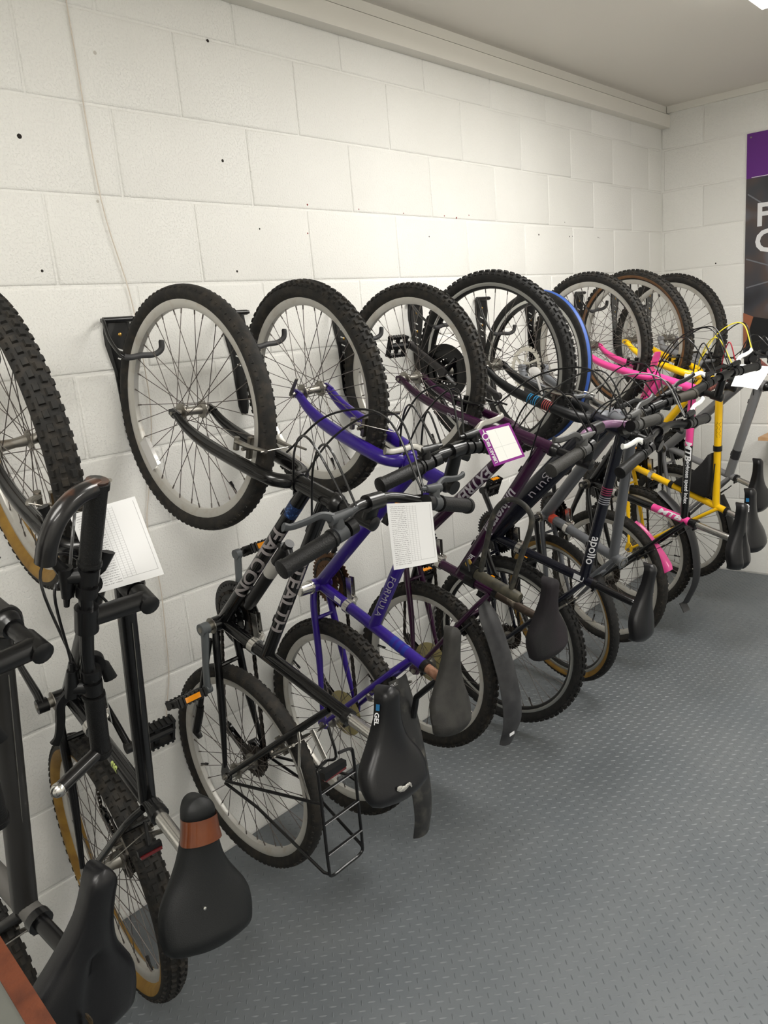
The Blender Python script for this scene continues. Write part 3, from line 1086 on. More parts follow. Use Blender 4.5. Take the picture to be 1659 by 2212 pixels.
        a_, b_ = ctr + out * (Rrim + .066) + f_ * 1.5 + V3(0, 0, -.05), ctr + out * (Rrim + .066) + f_ * 1.5 + V3(0, 0, .04)
        if S_.get('canti'):
            m_ = ctr + out * (Rrim + .085) + f_ * 1.4
            mb.tube([ctr + out * (Rrim + .030) + f_ * 2.2 + V3(0, 0, -.075), m_, ctr + out * (Rrim + .030) + f_ * 2.2 + V3(0, 0, .075)], .0012, 5)
        else:
            mb.tube([a_, b_], .0014, 5)
            mb.tube(spline([b_, b_ + V3(0, 0, .012) , b_ + out * .03 + V3(0, 0, .02)], 4), .003, 6)
        return obj(nm, mb, S_.get('brakem', STEEL), root, M4)
    Rrim_f, Rrim_r = p['rf'] - .049, p['rw'] - .049
    if not S_.get('disc'):
        brake('front_brake', SF, V3(rk * .55, -fl, 0), V3(0, 1, 0), (.022, 0, 0), Rrim_f)
        tn = np.cross(sdir, V3(0, 0, 1))
        brake('rear_brake', None, V3(0, 0, 0), sdir, tuple(-.018 * np.sign(tn[0]) * tn), Rrim_r)
    else:
        mb = MB()
        N = 60
        ring = []
        mb.lathe([(.066, -.041), (.080, -.041), (.080, -.043), (.066, -.043)], 60)
        for k in range(30):
            a = 2 * math.pi * k / 30
            mb.box((.083 * math.cos(a), .083 * math.sin(a), -.042), (.006, .010, .002), ((math.cos(a), math.sin(a), 0), (-math.sin(a), math.cos(a), 0), (0, 0, 1)))
        for k in range(6):
            a = 2 * math.pi * k / 6
            mb.tube([(.022 * math.cos(a), .022 * math.sin(a), -.042), (.068 * math.cos(a + .35), .068 * math.sin(a + .35), -.042)], .005, 6, squash=(.25, 1), up=(0, 0, 1))
        mb.lathe([(.010, -.041), (.024, -.041), (.024, -.043), (.010, -.043)], 24)
        obj('brake_disc', mb, mat('disc_steel', (200, 196, 186), .35, .9), G['fw'])
        mb = MB()
        mb.box((rk - .062, -fl + .068, -.044), (.05, .055, .035), taper=.85)
        mb.tube([(rk - .02, -fl + .03, -.062), (rk - .055, -fl + .06, -.056)], .008, 8)
        obj('brake_caliper', mb, BLKM, root, SF)

    # ---- stem, bars, grips, levers
    h, ext, w, sw, rise = S_['bar']
    hs = htl + h - rise * .6                               # clamp height above the crown
    C = V3(ext, hs, 0)
    mb = MB()
    mb.tube([(0, htl + .02, 0), (0, hs - .02, 0)], .0125, 14)
    if S_.get('threadless'):
        mb.tube([(0, hs - .02, 0), (0, hs + .016, 0)], .0185, 16)
    else:
        mb.tube([(0, hs - .03, 0), (0, hs + .014, 0), (0, hs + .018, 0)], [.0165, .0165, .010], 16)
    mb.tube([(0, hs - .006, 0), C * .9 + V3(0, hs * .1, 0)], [.0165, .0155], 14)
    mb.tube([C + V3(0, 0, -.022), C + V3(0, 0, .022)], .0185, 16)
    obj('stem', mb, S_.get('stemm', BLKM), root, SB)
    E = {}
    bp = []
    for q in (-1, 1):
        ww = w * (S_.get('wl', 1) if q < 0 else S_.get('wr', 1))
        pts = [C, C + V3(0, 0, q * .045), C + V3(-sw * .1, rise * .25, q * .085), C + V3(-sw * .25, rise * .9, q * .13), C + V3(-sw * .4, rise, q * .17), C + V3(-sw, rise * .98, q * ww)]
        if rise < .015:
            pts = [C, C + V3(0, 0, q * .08), C + V3(-sw * .5, rise, q * ww * .6), C + V3(-sw, rise, q * ww)]
        E[q] = spline(pts, 5)
    full = np.concatenate([E[-1][::-1], E[1][1:]])
    bar = obj('handlebar', MB().tube(full, .0112, 14), S_.get('barm', BLKM), root, SB)
    for q in (-1, 1):
        end = E[q][-1]
        d_ = E[q][-1] - E[q][-4]
        d_ /= np.linalg.norm(d_)
        g0 = end - d_ * S_.get('gl', .125)
        rg = .0165
        mb = MB()
        mb.tube([g0, g0 + d_ * .006, g0 + d_ * .0061, end - d_ * .008, end - d_ * .0079, end + d_ * .002, end + d_ * .004], [rg * 1.14, rg * 1.14, rg, rg, rg * 1.12, rg * 1.12, rg * .8], 18)
        if S_.get('grip_ribs'):
            for k in range(9):
                mb.tube([g0 + d_ * (.014 + k * .0115), g0 + d_ * (.019 + k * .0115)], rg * 1.07, 16)
        obj('grip', mb, S_.get('gripm', GRIPM), bar)
        # brake lever: clamp, perch, blade
        lc = g0 - d_ * .018
        fwd = V3(1, -.35, 0)
        fwd -= d_ * (fwd @ d_)
        fwd /= np.linalg.norm(fwd)
        mb = MB()
        mb.tube([lc - d_ * .012, lc + d_ * .012], .0165, 14)
        mb.tube([lc, lc + fwd * .03 - d_ * .004], [.013, .012], 10)
        mb.tube([lc + fwd * .028 - d_ * .040, lc + fwd * .030 - d_ * .012, lc + fwd * .034 + d_ * .012], [.008, .011, .012], 10)
        mb.tube([lc + fwd * .028 - d_ * .040, lc + fwd * .027 - d_ * .056], [.0055, .0045], 8)
        obj('lever_perch', mb, S_.get('perchm', BLK), bar)
        mb = MB()
        lv = spline([lc + fwd * .036 + d_ * .006, lc + fwd * .052 + d_ * .028, lc + fwd * .056 + d_ * .062, lc + fwd * .062 + d_ * .095, lc + fwd * .070 + d_ * .112], 4)
        mb.tube(lv, np.interp(np.linspace(0, 1, len(lv)), [0, .2, .85, 1], [.0085, .0065, .0058, .0075]), 8, squash=(1.25, .8))
        obj('brake_lever', mb, S_.get('leverm', BLK), bar)
        # shifter pod with thumb lever and gear window
        sp = lc - d_ * .028
        dn = -np.cross(d_, fwd) * q
        mb = MB()
        mb.tube([sp - d_ * .009, sp + d_ * .009], .0165, 14)
        mb.tube([sp - fwd * .004 + dn * .018, sp - fwd * .004 + dn * .034], [.021, .019], 16)
        mb.tube([sp + dn * .03, sp + dn * .036 - fwd * .022 + d_ * .018, sp + dn * .034 - fwd * .03 + d_ * .05], [.008, .007, .009], 8, squash=(1.3, .6))
        sh = obj('shifter', mb, S_.get('shiftm', BLK), bar)
        obj('gear_window', MB().tube([sp - fwd * .004 + dn * .034, sp - fwd * .004 + dn * .0355], .012, 16), S_.get('window', STEEL), sh)
        G['perch%d' % q] = tol(SB, lc + fwd * .027 - d_ * .056)
        G['shift%d' % q] = tol(SB, sp + fwd * .02 - d_ * .012)
        G['end%d' % q], G['dir%d' % q] = end, d_
        if S_.get('bar_end'):
            mb = MB()
            b0 = end - d_ * .006
            mb.tube([b0 - d_ * .012, b0 + d_ * .012], .0165, 14)
            up_ = V3(.75, .45, 0) if q > 0 else V3(.75, .35, 0)
            up_ -= d_ * (up_ @ d_)
            up_ /= np.linalg.norm(up_)
            if q > 0:
                be = spline([b0, b0 + up_ * .045, b0 + up_ * .082 - d_ * .018, b0 + up_ * .100 - d_ * .050, b0 + up_ * .104 - d_ * .082], 5)
            else:
                be = spline([b0, b0 + up_ * .05, b0 + up_ * .10], 4)
            mb.tube(be, .0145 if q > 0 else .0118, 16)
            o_ = obj('bar_end', mb, S_.get('barendm', BLKM), bar)
            obj('end_plug', MB().lathe([(0, .013), (.005, .0122), (.0095, .009), (.0125, .003), (.0128, 0), (.0115, -.006)] if q < 0 else [(0, .003), (.010, .003), (.0125, 0), (.012, -.006)], 18, closed=False, center=be[-1], axis=tuple((be[-1] - be[-2]) / np.linalg.norm(be[-1] - be[-2]))), S_.get('plugm', CHROME) if q < 0 else BLK, bar)
    G['bar_o'] = bar
    # ---- cables
    ftop = tol(SF, (rk * .55 + .03, -fl + Rrim_f + .085, .01))
    cabs = []
    arch = S_.get('arch', .13)
    fw_ = lambda v, k: V3(*v) + V3(k, .02, 0)
    s1 = t1 + tt_n * np.linalg.norm(TJ - t1) * .18 + V3(0, .004, 0)
    s2 = d0 + dt_n * np.linalg.norm(bb - d0) * .18
    for (a_, b_, k, lt) in ((G['perch1'], ftop, arch * .8, .02), (G['perch-1'], s1 + V3(.01, 0, -.01), arch * .9, -.03), (G['shift-1'], s2 + V3(.01, 0, .016), arch, -.05), (G['shift1'], s2 + V3(.01, 0, -.016), arch * 1.1, .05)):
        m1 = a_ * .72 + b_ * .28 + V3(k, .01, lt)
        m2 = a_ * .35 + b_ * .65 + V3(k * .85, 0, lt * .6)
        cabs.append(spline([a_, m1, m2, b_], 8))
    for i, c_ in enumerate(cabs):
        obj('cable', MB().tube(c_, .0025, 7), S_.get('cablem', [CABLE, CABLE, CABLE, CABLE])[i % len(S_.get('cablem', [0] * 4))], root)
    obj('bare_cable', MB().tube([s2, bb + V3(.01, -.022, .01)], .0008, 5).tube([s1 + V3(0, rtp, 0), TJ + V3(.02, rtp, 0)], .0008, 5), STEEL, root)

    # ---- seat post and saddle
    if S_.get('saddle'):
        q = S_['saddle']
        top = ST + sd * q['sp']
        pm = q.get('postm', CHROME)
        obj('seatpost', MB().tube([ST - sd * .03, top - sd * .02], .0134, 16).tube([top - sd * .03, top + V3(0, .004, 0)], [.0134, .010], 14).tube([top + V3(-.02, .008, 0), top + V3(.02, .008, 0)], .012, 12, squash=(1, 1.6)), pm, root)
        mb = MB()
        saddle_mesh(mb, q['L'], q['W'], q.get('nose', .038), q.get('dip', .012), q.get('thick', .05), q.get('groove', 0))
        Ms = Matrix.Translation(top + V3(.0, .048, q.get('off', 0))) @ Matrix.Rotation(q['tilt'], 4, 'Z') @ Matrix.Rotation(q.get('yaw', 0), 4, 'Y')
        sad = obj('saddle', mb, q['m'], root, Ms, angle=60)
        mb = MB()
        for z in (-1, 1):
            mb.tube(spline([(q['L'] * .40, -.022, z * .006), (.05, -.040, z * .021), (-.05, -.040, z * .022), (-q['L'] * .30, -.020, z * .035)], 4), .0035, 8)
        mb.box((0, -.040, 0), (.04, .018, .05))
        obj('saddle_rail', mb, STEEL, sad)
        G['saddle'] = sad
        G['saddle_M'] = Ms
    return G


def mudguard(name, root, pts, w, m, thick=.0022, dome=.35, taper=None, twist=0.0):
    """domed strip following pts in the bike's a-b plane (outside of the arc away from the axle)"""
    P = spline([(a, b, 0) for a, b in pts], 6)
    K = 7
    vs, fs = [], []
    n = len(P)
    for layer in (0, 1):
        for i in range(n):
            t = P[min(i + 1, n - 1)] - P[max(i - 1, 0)]
            t /= np.linalg.norm(t)
            out = np.cross(t, V3(0, 0, 1))
            if out @ P[i] < 0:
                out = -out
            lat = V3(0, 0, 1) * math.cos(twist) + out * math.sin(twist)
            out = out * math.cos(twist) - V3(0, 0, 1) * math.sin(twist)
            ww = w * (np.interp(i / (n - 1), *taper) if taper else 1)
            for j in range(K):
                s_ = -1 + 2 * j / (K - 1)
                vs.append(P[i] + lat * s_ * ww / 2 - out * (dome * ww / 2 * abs(s_) ** 2.2 + layer * thick))
    for layer in (0, 1):
        o = layer * n * K
        for i in range(n - 1):
            for j in range(K - 1):
                q = (o + i * K + j, o + (i + 1) * K + j, o + (i + 1) * K + j + 1, o + i * K + j + 1)
                fs.append(q if layer == 0 else q[::-1])
    o = n * K
    for i in range(n - 1):
        for j in (0, K - 1):
            fs.append((i * K + j, (i + 1) * K + j, o + (i + 1) * K + j, o + i * K + j))
    for i in (0, n - 1):
        for j in range(K - 1):
            fs.append((i * K + j, i * K + j + 1, o + i * K + j + 1, o + i * K + j))
    return obj(name, MB().add(vs, fs), m, root)


def side_plane(p):
    """frame on the left flank of a saddle's nose: x towards the tail, y up"""
    X = Vector((-1, 0, -.24)).normalized()
    Y = Vector((0, 1, .22))
    Y = (Y - X * Y.dot(X)).normalized()
    return Matrix.Translation(p) @ Matrix((X, Y, X.cross(Y))).transposed().to_4x4()


def lerp(a, b, t):
    return a + (b - a) * t


def gloss(name, rgb, rough=.28, metal=.0, coat=.25):
    return mat(name, rgb, rough, metal, coat=coat)


K_CHAR = gloss('charcoal_paint', (36, 35, 34), .45, 0, .1)
K_BLACK = gloss('black_paint', (9, 9, 10), .25)
K_FALC = gloss('falcon_black', (8, 8, 9), .22)
K_PURP = gloss('violet_paint', (44, 22, 118), .28)
K_PLUM = gloss('plum_paint', (46, 14, 42), .25)
K_NAVY = gloss('navy_paint', (11, 13, 26), .25)
K_GREY = gloss('grey_paint', (92, 94, 98), .35)
K_FORKG = gloss('grey_fork_paint', (118, 121, 126), .35, .2)
K_PINK = gloss('pink_frame_paint', (224, 68, 142), .3)
K_YELL = gloss('yellow_paint', (240, 190, 8), .3)
K_SILV = gloss('grey_silver_paint', (128, 128, 130), .38, .2)
LAV = gloss('lavender_paint', (116, 82, 112), .3)

BIKES = {}


def b0():
    G = build_bike('B0', 'mountain_bike', 'charcoal mountain bike with broken-edged black saddle above the wooden board', dict(
        paint=[K_CHAR, mat('seat_tube_grey', (78, 76, 73), .55)], mi={'seat': 1}, turn=1.6, bar=(.085, .10, .28, .03, .0), barm=BLKM, rt=.021, rd=.021, rs=.018, rh=.022,
        wheel=dict(tread='knob', tw=.028), crank=BLKM, crank_angle=2.0, saddle=dict(sp=.105, L=.285, W=.205, tilt=.09, m=SADBLK, nose=.05, groove=.012, yaw=-.26, off=.008, postm=BLKM, thick=.055)))
    # torn cover at the tail of the saddle
    mb = MB()
    mb.tube(spline([(-.06, .012, -.018), (-.08, .014, -.010), (-.10, .008, -.014), (-.118, -.004, -.006)], 5), [.004, .006, .008, .006, .005] + [.005] * 11, 8, squash=(.4, 1.2))
    obj('torn_edge', MB().tube(spline([(-.055, -.02, .088), (-.085, -.024, .08), (-.11, -.02, .06)], 5), .006, 8, squash=(1, .8)), mat('torn_rim', (84, 66, 44), .9, bump=(200, .5, 4)), G['saddle'])
    obj('torn_padding', mb, mat('torn_foam', (92, 74, 48), .9, noise=(80, (40, 34, 26), .4, .6), bump=(200, .5, 4)), G['saddle'])
    bb, ST = G['bb'], G['ST']
    ax_ = (ST - bb) / np.linalg.norm(ST - bb)
    up_ = np.cross(V3(0, 0, -1), ax_)
    for k, (t, ln) in enumerate(((.52, .075), (.525, .065), (.74, .012), (.77, .012), (.80, .012))):
        th = .55 - (.18 if k == 1 else 0)
        nn = V3(0, 0, -1) * math.cos(th) - up_ * math.sin(th)
        obj('white_mark', MB().box(lerp(bb, ST, t) + ax_ * ln / 2 + nn * .0181, (ln, .004 if k < 2 else .012, .0008), (ax_, np.cross(nn, ax_), nn)), DECW, G['frame'], smooth=False)
    return G


def b1():
    G = build_bike('B1', 'mountain_bike', 'black mountain bike with amber-walled tyres and bars turned sideways with bar ends', dict(
        paint=K_BLACK, turn=1.46, bar=(.06, .10, .29, .02, .0), wr=.80, bar_end=True, rt=.0165, rd=.018, rs=.016,
        wheel=dict(tread='knob', tw=.029, wall=AMBER, th=.047), crank=BLKM, crank_angle=-.75, canti=True, pedal_refl=False, barendm=mat('worn_black_bar_end', (26, 25, 25), .3, .3, noise=(14, (96, 58, 38), .58, .72), coat=.4), window=STEEL, gl=.135,
        saddle=dict(sp=.160, L=.268, W=.184, tilt=-.16, m=SADMAT, nose=.060, yaw=-.17, off=-.006, postm=CHROME, thick=.052)))
    bb, ST = G['bb'], G['ST']
    wrap_text('lettering', G['frame'], 'SIS', lerp(bb, ST, .30), lerp(bb, ST, .80), .016, .024, mat('green_lettering', (190, 205, 120), .5), .66, (0, .45, -1), bold=.0010)
    # brown tape round the nose of the saddle and a rivet
    sad = G['saddle']
    tape = mat('brown_tape', (104, 52, 18), .32, noise=(12, (80, 36, 12), .4, .7), coat=.6)
    mb = MB()
    path = []
    vs, fs = [], []
    K = 15
    xs = [.070, .085, .100, .114]
    for x in xs:
        hw = np.interp(x, [.06, .09, .115], [.0395, .0338, .0318])
        for j in range(K):
            a = math.pi * (-.12 + 1.24 * j / (K - 1))
            vs.append((x, -.016 + .0255 * math.sin(a) * (1 if math.sin(a) > 0 else 1.6), -hw * math.cos(a)))
    for i in range(len(xs) - 1):
        for j in range(K - 1):
            fs.append((i * K + j, i * K + j + 1, (i + 1) * K + j + 1, (i + 1) * K + j))
    obj('brown_tape', mb.add(vs, fs), tape, sad)
    obj('rivet', MB().lathe([(0, .002), (.003, .001), (.003, -.003)], 8, closed=False, center=(-.035, .0125, -.018), axis=(0, 1, 0)), CHROME, sad)
    # rear reflector on its bracket
    c = V3(.215, .325, -.01)
    br = obj('reflector_bracket', MB().tube([V3(.262, .30, .0), c], .004, 6).box(c, (.014, .010, .050)), BLK, G['root'], smooth=False)
    obj('red_reflector', MB().box(c + V3(-.007, .003, 0), (.006, .010, .046)), REFL_R, br, smooth=False)
    return G


def b2():
    G = build_bike('B2', 'mountain_bike', 'black bicycle with FALCON STEALTH lettering and a wire rear rack', dict(
        paint=K_FALC, bar=(.135, .046, .283, .052, .05), rt=.0165, rd=.0175, rs=.0165, crank=GREYC, crank_angle=math.pi + .06, guard=True, pedal_tilt=1.2, wrot=0.0,
        wheel=dict(tread='semi', tw=.0215, th=.037), brakem=STEEL, arch=.16, sj=.90, window=mat('yellow_window', (214, 160, 30), .3), leverm=mat('grey_lever', (66, 68, 70), .4), perchm=mat('grey_perch', (58, 60, 62), .45),
        saddle=dict(sp=.116, L=.258, W=.200, tilt=-.12, m=SADBLK, nose=.056, yaw=-.11, off=.004, thick=.058, dip=.018)))
    root, bb, HB, HT, TJ, ST = G['root'], G['bb'], G['d0'], G['t1'], G['TJ'], G['ST']
    sd_ = (0, .75, -1)
    wrap_text('falcon_lettering', G['frame'], 'FALCON', HB, bb, .0175, .046, DECG, .50, sd_, bold=.0012, squash=1.55)
    wrap_text('stealth_lettering', G['frame'], 'STEALTH', HT, TJ, .0165, .042, DECG, .56, sd_, bold=.001, squash=1.5)
    mb = MB()
    band(mb, HB, bb, .10, .17, .0178, n=18)
    obj('blue_badge', mb, mat('blue_badge', (16, 34, 70), .35, noise=(160, (70, 110, 170), .56, .66)), G['frame'])
    # wire rear rack: two rails and a tail hoop, cross bars, stays to the axle, bracket to the seat stay
    rk = MB()
    for q in (-1, 1):
        rk.tube(spline([(.155, .375, q * .02), (.150, .380, q * .055), (.13, .384, q * .06), (0, .382, q * .06), (-.12, .380, q * .06), (-.150, .379, q * .052), (-.152, .379, 0)], 5), .0042, 8)
        rk.tube([(-.012, .006, q * .078), (-.035, .14, q * .078), (-.138, .366, q * .066), (-.14, .38, q * .06)], .0042, 8)
        rk.tube([(-.004, .012, q * .078), (.058, .345, q * .068), (.06, .382, q * .06)], .0042, 8)
    rk.tube(spline([(.235, .372, 0), (.17, .40, -.01), (.155, .375, -.02)], 4), .0035, 8)
    for a in (.085, .0, -.085):
        rk.tube([(a, .382, -.06), (a, .382, .06)], .0045, 8, squash=(.5, 1.3))
    rack = obj('rear_rack', rk, BLKM, root)
    obj('rack_bracket', MB().tube([(.235, .30, -.036), (.20, .318, -.05), (.13, .306, -.052), (.06, .345, -.066)], .006, 6, squash=(.35, 1)).tube([(.215, .32, -.01), (.15, .36, -.012)], .01, 6, squash=(.2, 1)), CHROME, root, smooth=False)
    c = V3(.120, .372, .0)
    rf = obj('reflector_bracket', MB().box(c, (.020, .022, .075), taper=.8), BLK, root, smooth=False)
    obj('red_reflector', MB().box(c + V3(-.012, .002, 0), (.006, .014, .07)), REFL_R, rf, smooth=False)
    # plastic wheel band at the rear and the folded stand
    obj('stand', MB().tube([bb + V3(-.04, -.012, -.04), V3(.25, -.058, -.062), V3(.17, -.088, -.064)], .0085, 10), BLKM, root)
    obj('stand_foot', MB().tube([V3(.19, -.08, -.064), V3(.155, -.095, -.064), V3(.10, -.122, -.064), V3(.085, -.105, -.064)], [.011, .012, .012, .008], 8), BLK, root)
    # pump clipped along the down tube
    n_ = np.cross(V3(0, 0, 1), (bb - HB) / np.linalg.norm(bb - HB))
    n_ = n_ if n_[1] > 0 else -n_
    A, B = lerp(HB, bb, .28) + n_ * .040, lerp(HB, bb, .76) + n_ * .040
    pu = obj('frame_pump', MB().tube([A, lerp(A, B, .06), lerp(A, B, .061), lerp(A, B, .93), lerp(A, B, .931), B], [.012, .012, .0165, .0165, .013, .013], 14).tube([lerp(A, B, .12), lerp(A, B, .12) - n_ * .03], .007, 8).tube([lerp(A, B, .8), lerp(A, B, .8) - n_ * .03], .007, 8).tube([lerp(A, B, .05), lerp(A, B, .05) + n_ * .045 + V3(-.02, 0, -.01)], .009, 10), BLK, root)
    obj('pump_band', MB().tube([lerp(A, B, .28), lerp(A, B, .46)], .0172, 14), mat('grey_band', (150, 148, 142), .5), pu)
    # clear reflector in the front wheel
    obj('spoke_reflector', MB().box((-.17, -.15, -.012), (.085, .034, .012), ((.66, -.75, 0), (.75, .66, 0), (0, 0, 1)), taper=.9), REFL_W, G['fw'], smooth=False)
    # lettering and a worn patch on the saddle
    sad = G['saddle']
    ms = text_mesh('GEL', .016, 0, .0004)
    ms.materials.clear()
    ms.materials.append(DECW)
    link('gel_lettering', ms, sad, side_plane((.092, -.034, -.0355)))
    obj('blue_mark', MB().box((.009, .006, 0), (.014, .009, .0012)), mat('blue_mark', (30, 96, 140), .4), sad, side_plane((.112, -.032, -.0315)), smooth=False)
    obj('worn_patch', MB().tube(spline([(-.075, .009, -.034), (-.082, .010, -.014), (-.078, .0105, .004), (-.088, .009, .012)], 4), [.004, .006, .007, .006, .006, .005, .005, .004, .004, .003, .003, .002, .002], 8, squash=(.25, 1), up=(0, 1, 0)), mat('worn_foil', (190, 188, 182), .4, .7, bump=(300, .8, 4)), sad)
    return G


def b3():
    G = build_bike('B3', 'mountain_bike', 'violet mountain bike with black knobbly tyres and worn grey saddle', dict(
        paint=K_PURP, bar=(.02, .098, .25, .025, .005), wr=.80, threadless=True, rt=.017, rd=.0185, rs=.0165, fb=.0165, qr=True, canti=True, crank=BLKM, no_left_crank=True, crank_angle=math.pi, brakem=STEEL,
        wheel=dict(tread='knob', tw=.0275, th=.046), spoke_guard=True, sj=.90, leverm=CHROME, ringm=mat('rusty_ring', (92, 66, 44), .5, .6), arch=.14,
        saddle=dict(sp=.072, L=.285, W=.150, tilt=-.06, m=SADGREY, nose=.048, yaw=-.15, off=-.004, postm=RUST, thick=.042)))
    HT, TJ, bb, ST = G['t1'], G['TJ'], G['bb'], G['ST']
    wrap_text('formula_lettering', G['frame'], 'FORMULA', HT, TJ, .017, .024, DECS, .76, (0, .6, -1), squash=1.4)
    wrap_text('index_lettering', G['frame'], 'SHIMANO INDEX', ST * .90 + V3(0, 0, -.03), ST * .25 + V3(0, 0, -.052), .0082, .013, DECW, .34, (-.2, .5, -1), squash=1.2)
    mb = MB()
    for t in (.72, .77, .82):
        band(mb, bb, ST, t, t + .03, .0168, n=18)
    obj('blue_marks', mb, mat('blue_lettering', (24, 40, 130), .4), G['frame'], kind='stuff')
    obj('frame_label', MB().box(lerp(bb, ST, .22) + V3(.006, .004, -.0165), (.028, .014, .001), (tuple(G['sd']), (.95, .32, 0), (0, 0, 1))), DECW, G['frame'], smooth=False)
    mudguard('rear_mudguard', G['root'], [(.215, .285), (.10, .318), (-.07, .352), (-.18, .360), (-.265, .345)], .082, mat('dirty_mudguard', (40, 40, 40), .4, noise=(30, (86, 84, 78), .5, .8)), taper=([0, .3, 1], [.85, 1, .8]))
    obj('mudguard_stay', MB().tube([G['ST'] + G['sd'] * .055, V3(.16, .325, .02), V3(.10, .318, .01)], .009, 8), BLK, G['root'])
    return G


def b4():
    G = build_bike('B4', 'mountain_bike', 'dark plum mountain bike with silver universal lettering and cloth-covered saddle', dict(
        paint=K_PLUM, turn=.12, bar=(.149, .106, .279, .023, .05), rt=.019, rd=.019, rs=.016, fb=.0135, barm=LAV, crank=BLKM, crank_angle=.4, spoke_guard=True,
        wheel=dict(tread='knob', tw=.0265, th=.045), brakem=BLKM, leverm=mat('grey_lever2', (58, 58, 58), .4), perchm=mat('grey_perch2', (70, 70, 69), .45), gripm=mat('grey_grip', (44, 43, 40), .55, bump=(520, .5, 1)), sj=.97, arch=.15,
        saddle=dict(sp=.182, L=.250, W=.198, tilt=.06, m=SADCLOTH, nose=.056, yaw=.0, postm=mat('worn_post', (66, 56, 48), .5, .5, noise=(30, (150, 140, 124), .55, .75)), thick=.055)))
    HB, HT, TJ, bb, ST = G['d0'], G['t1'], G['TJ'], G['bb'], G['ST']
    sd_ = (0, .6, -1)
    wrap_text('universal_lettering', G['frame'], 'universal', HT, TJ, .019, .050, DECS, .47, sd_, bold=.001, shear=.25)
    wrap_text('index_lettering', G['frame'], 'Index', HT, TJ, .019, .024, DECW, .86, sd_, bold=.0006)
    wrap_text('extreme_lettering', G['frame'], 'EXTREME', HB, bb, .019, .050, DECS, .42, sd_, bold=.0016, shear=.2)
    wrap_text('fork_lettering', G['fork'], 'EXTREME', (.004, -.24, -.056), (.003, -.10, -.055), .0150, .020, DECS, .5, (-.6, 0, -1), bold=.0006)
    mudguard('rear_mudguard', G['root'], [(.285, .262), (.20, .305), (.10, .34), (0, .365), (-.11, .372), (-.205, .338)], .078, MUD, taper=([0, .12, .8, 1], [.5, .95, 1, .7]), twist=.25)
    obj('mudguard_mark', MB().box((-.150, .3655, -.012), (.010, .001, .026)), DECW, G['root'], smooth=False)
    return G


def b5():
    G = build_bike('B5', 'mountain_bike', 'navy mountain bike with guru and apollo lettering and striped black fork', dict(
        paint=K_NAVY, turn=.07, bar=(.109, .052, .305, .037, .03), threadless=True, rt=.019, rd=.036, dsq=(.72, 1.12), rs=.017, rh=.023, fb=.0165, forkpaint=mat('black_fork_paint', (18, 19, 21), .4), crank=BLKM, crank_angle=2.7,
        wheel=dict(tread='knob', tw=.0255, th=.042, rim='black', spoke=SPOKE, rubber=RUBBER2), hub=BLKM, brakem=STEEL, leverm=WHITEP, arch=.13, cablem=[CABLEG, CABLE, CABLE, CABLE],
        saddle=dict(sp=.165, L=.270, W=.152, tilt=.10, m=SADBLK, nose=.040, yaw=-.10, postm=gloss('gloss_black_post', (20, 20, 22), .15), thick=.05)))
    HB, HT, TJ, bb = G['d0'], G['t1'], G['TJ'], G['bb']
    sd_ = (0, .6, -1)
    wrap_text('guru_lettering', G['frame'], 'guru', HB, bb, .0292, .062, DECS, .50, (0, .45, -1), bold=-.0006, squash=1.1)
    wrap_text('apollo_lettering', G['frame'], 'apollo', HT, TJ, .019, .044, DECW, .78, sd_, bold=.0004)
    for k in range(4):
        for nm, A, B, r_, t0 in (('pink_stripe', HT, TJ, .0194, .36), ('grey_stripe', HT, TJ, .0194, .42)):
            m_ = mat(nm, (150, 48, 84) if 'pink' in nm else (150, 150, 158), .4)
            mb = MB()
            band(mb, A, B, t0 + k * .014, t0 + k * .014 + .0055, r_ - .0002, n=18)
            obj(nm, mb, m_, G['frame'])
    for k in range(5):
        mb = MB()
        mb.tube([(.004, -.225 + k * .008, -.056), (.004, -.2225 + k * .008, -.056)], .0184, 14)
        obj('blue_stripe', mb, mat('blue_stripe', (40, 130, 180), .4), G['fork'])
        mb = MB()
        mb.tube([(.003, -.165 + k * .008, -.0555), (.003, -.1625 + k * .008, -.0555)], .0184, 14)
        obj('red_stripe', mb, mat('red_stripe', (170, 70, 70), .4), G['fork'])
    obj('front_reflector', MB().lathe([(0, .006), (.016, .005), (.021, 0), (.016, -.004), (0, -.005)], 20, closed=False, center=(.085, -.255, -.01), axis=(1, .2, -.5)).tube([(.02, -.20, -.02), (.085, -.255, -.01)], .004, 6), REFL_W, G['root'], G['SF'])
    obj('frame_label', MB().box(lerp(bb, G['ST'], .87) + V3(.004, .002, -.0176), (.040, .020, .001), (tuple(G['sd']), (.95, .3, 0), (0, 0, 1))), DECW, G['frame'], smooth=False)
    return G


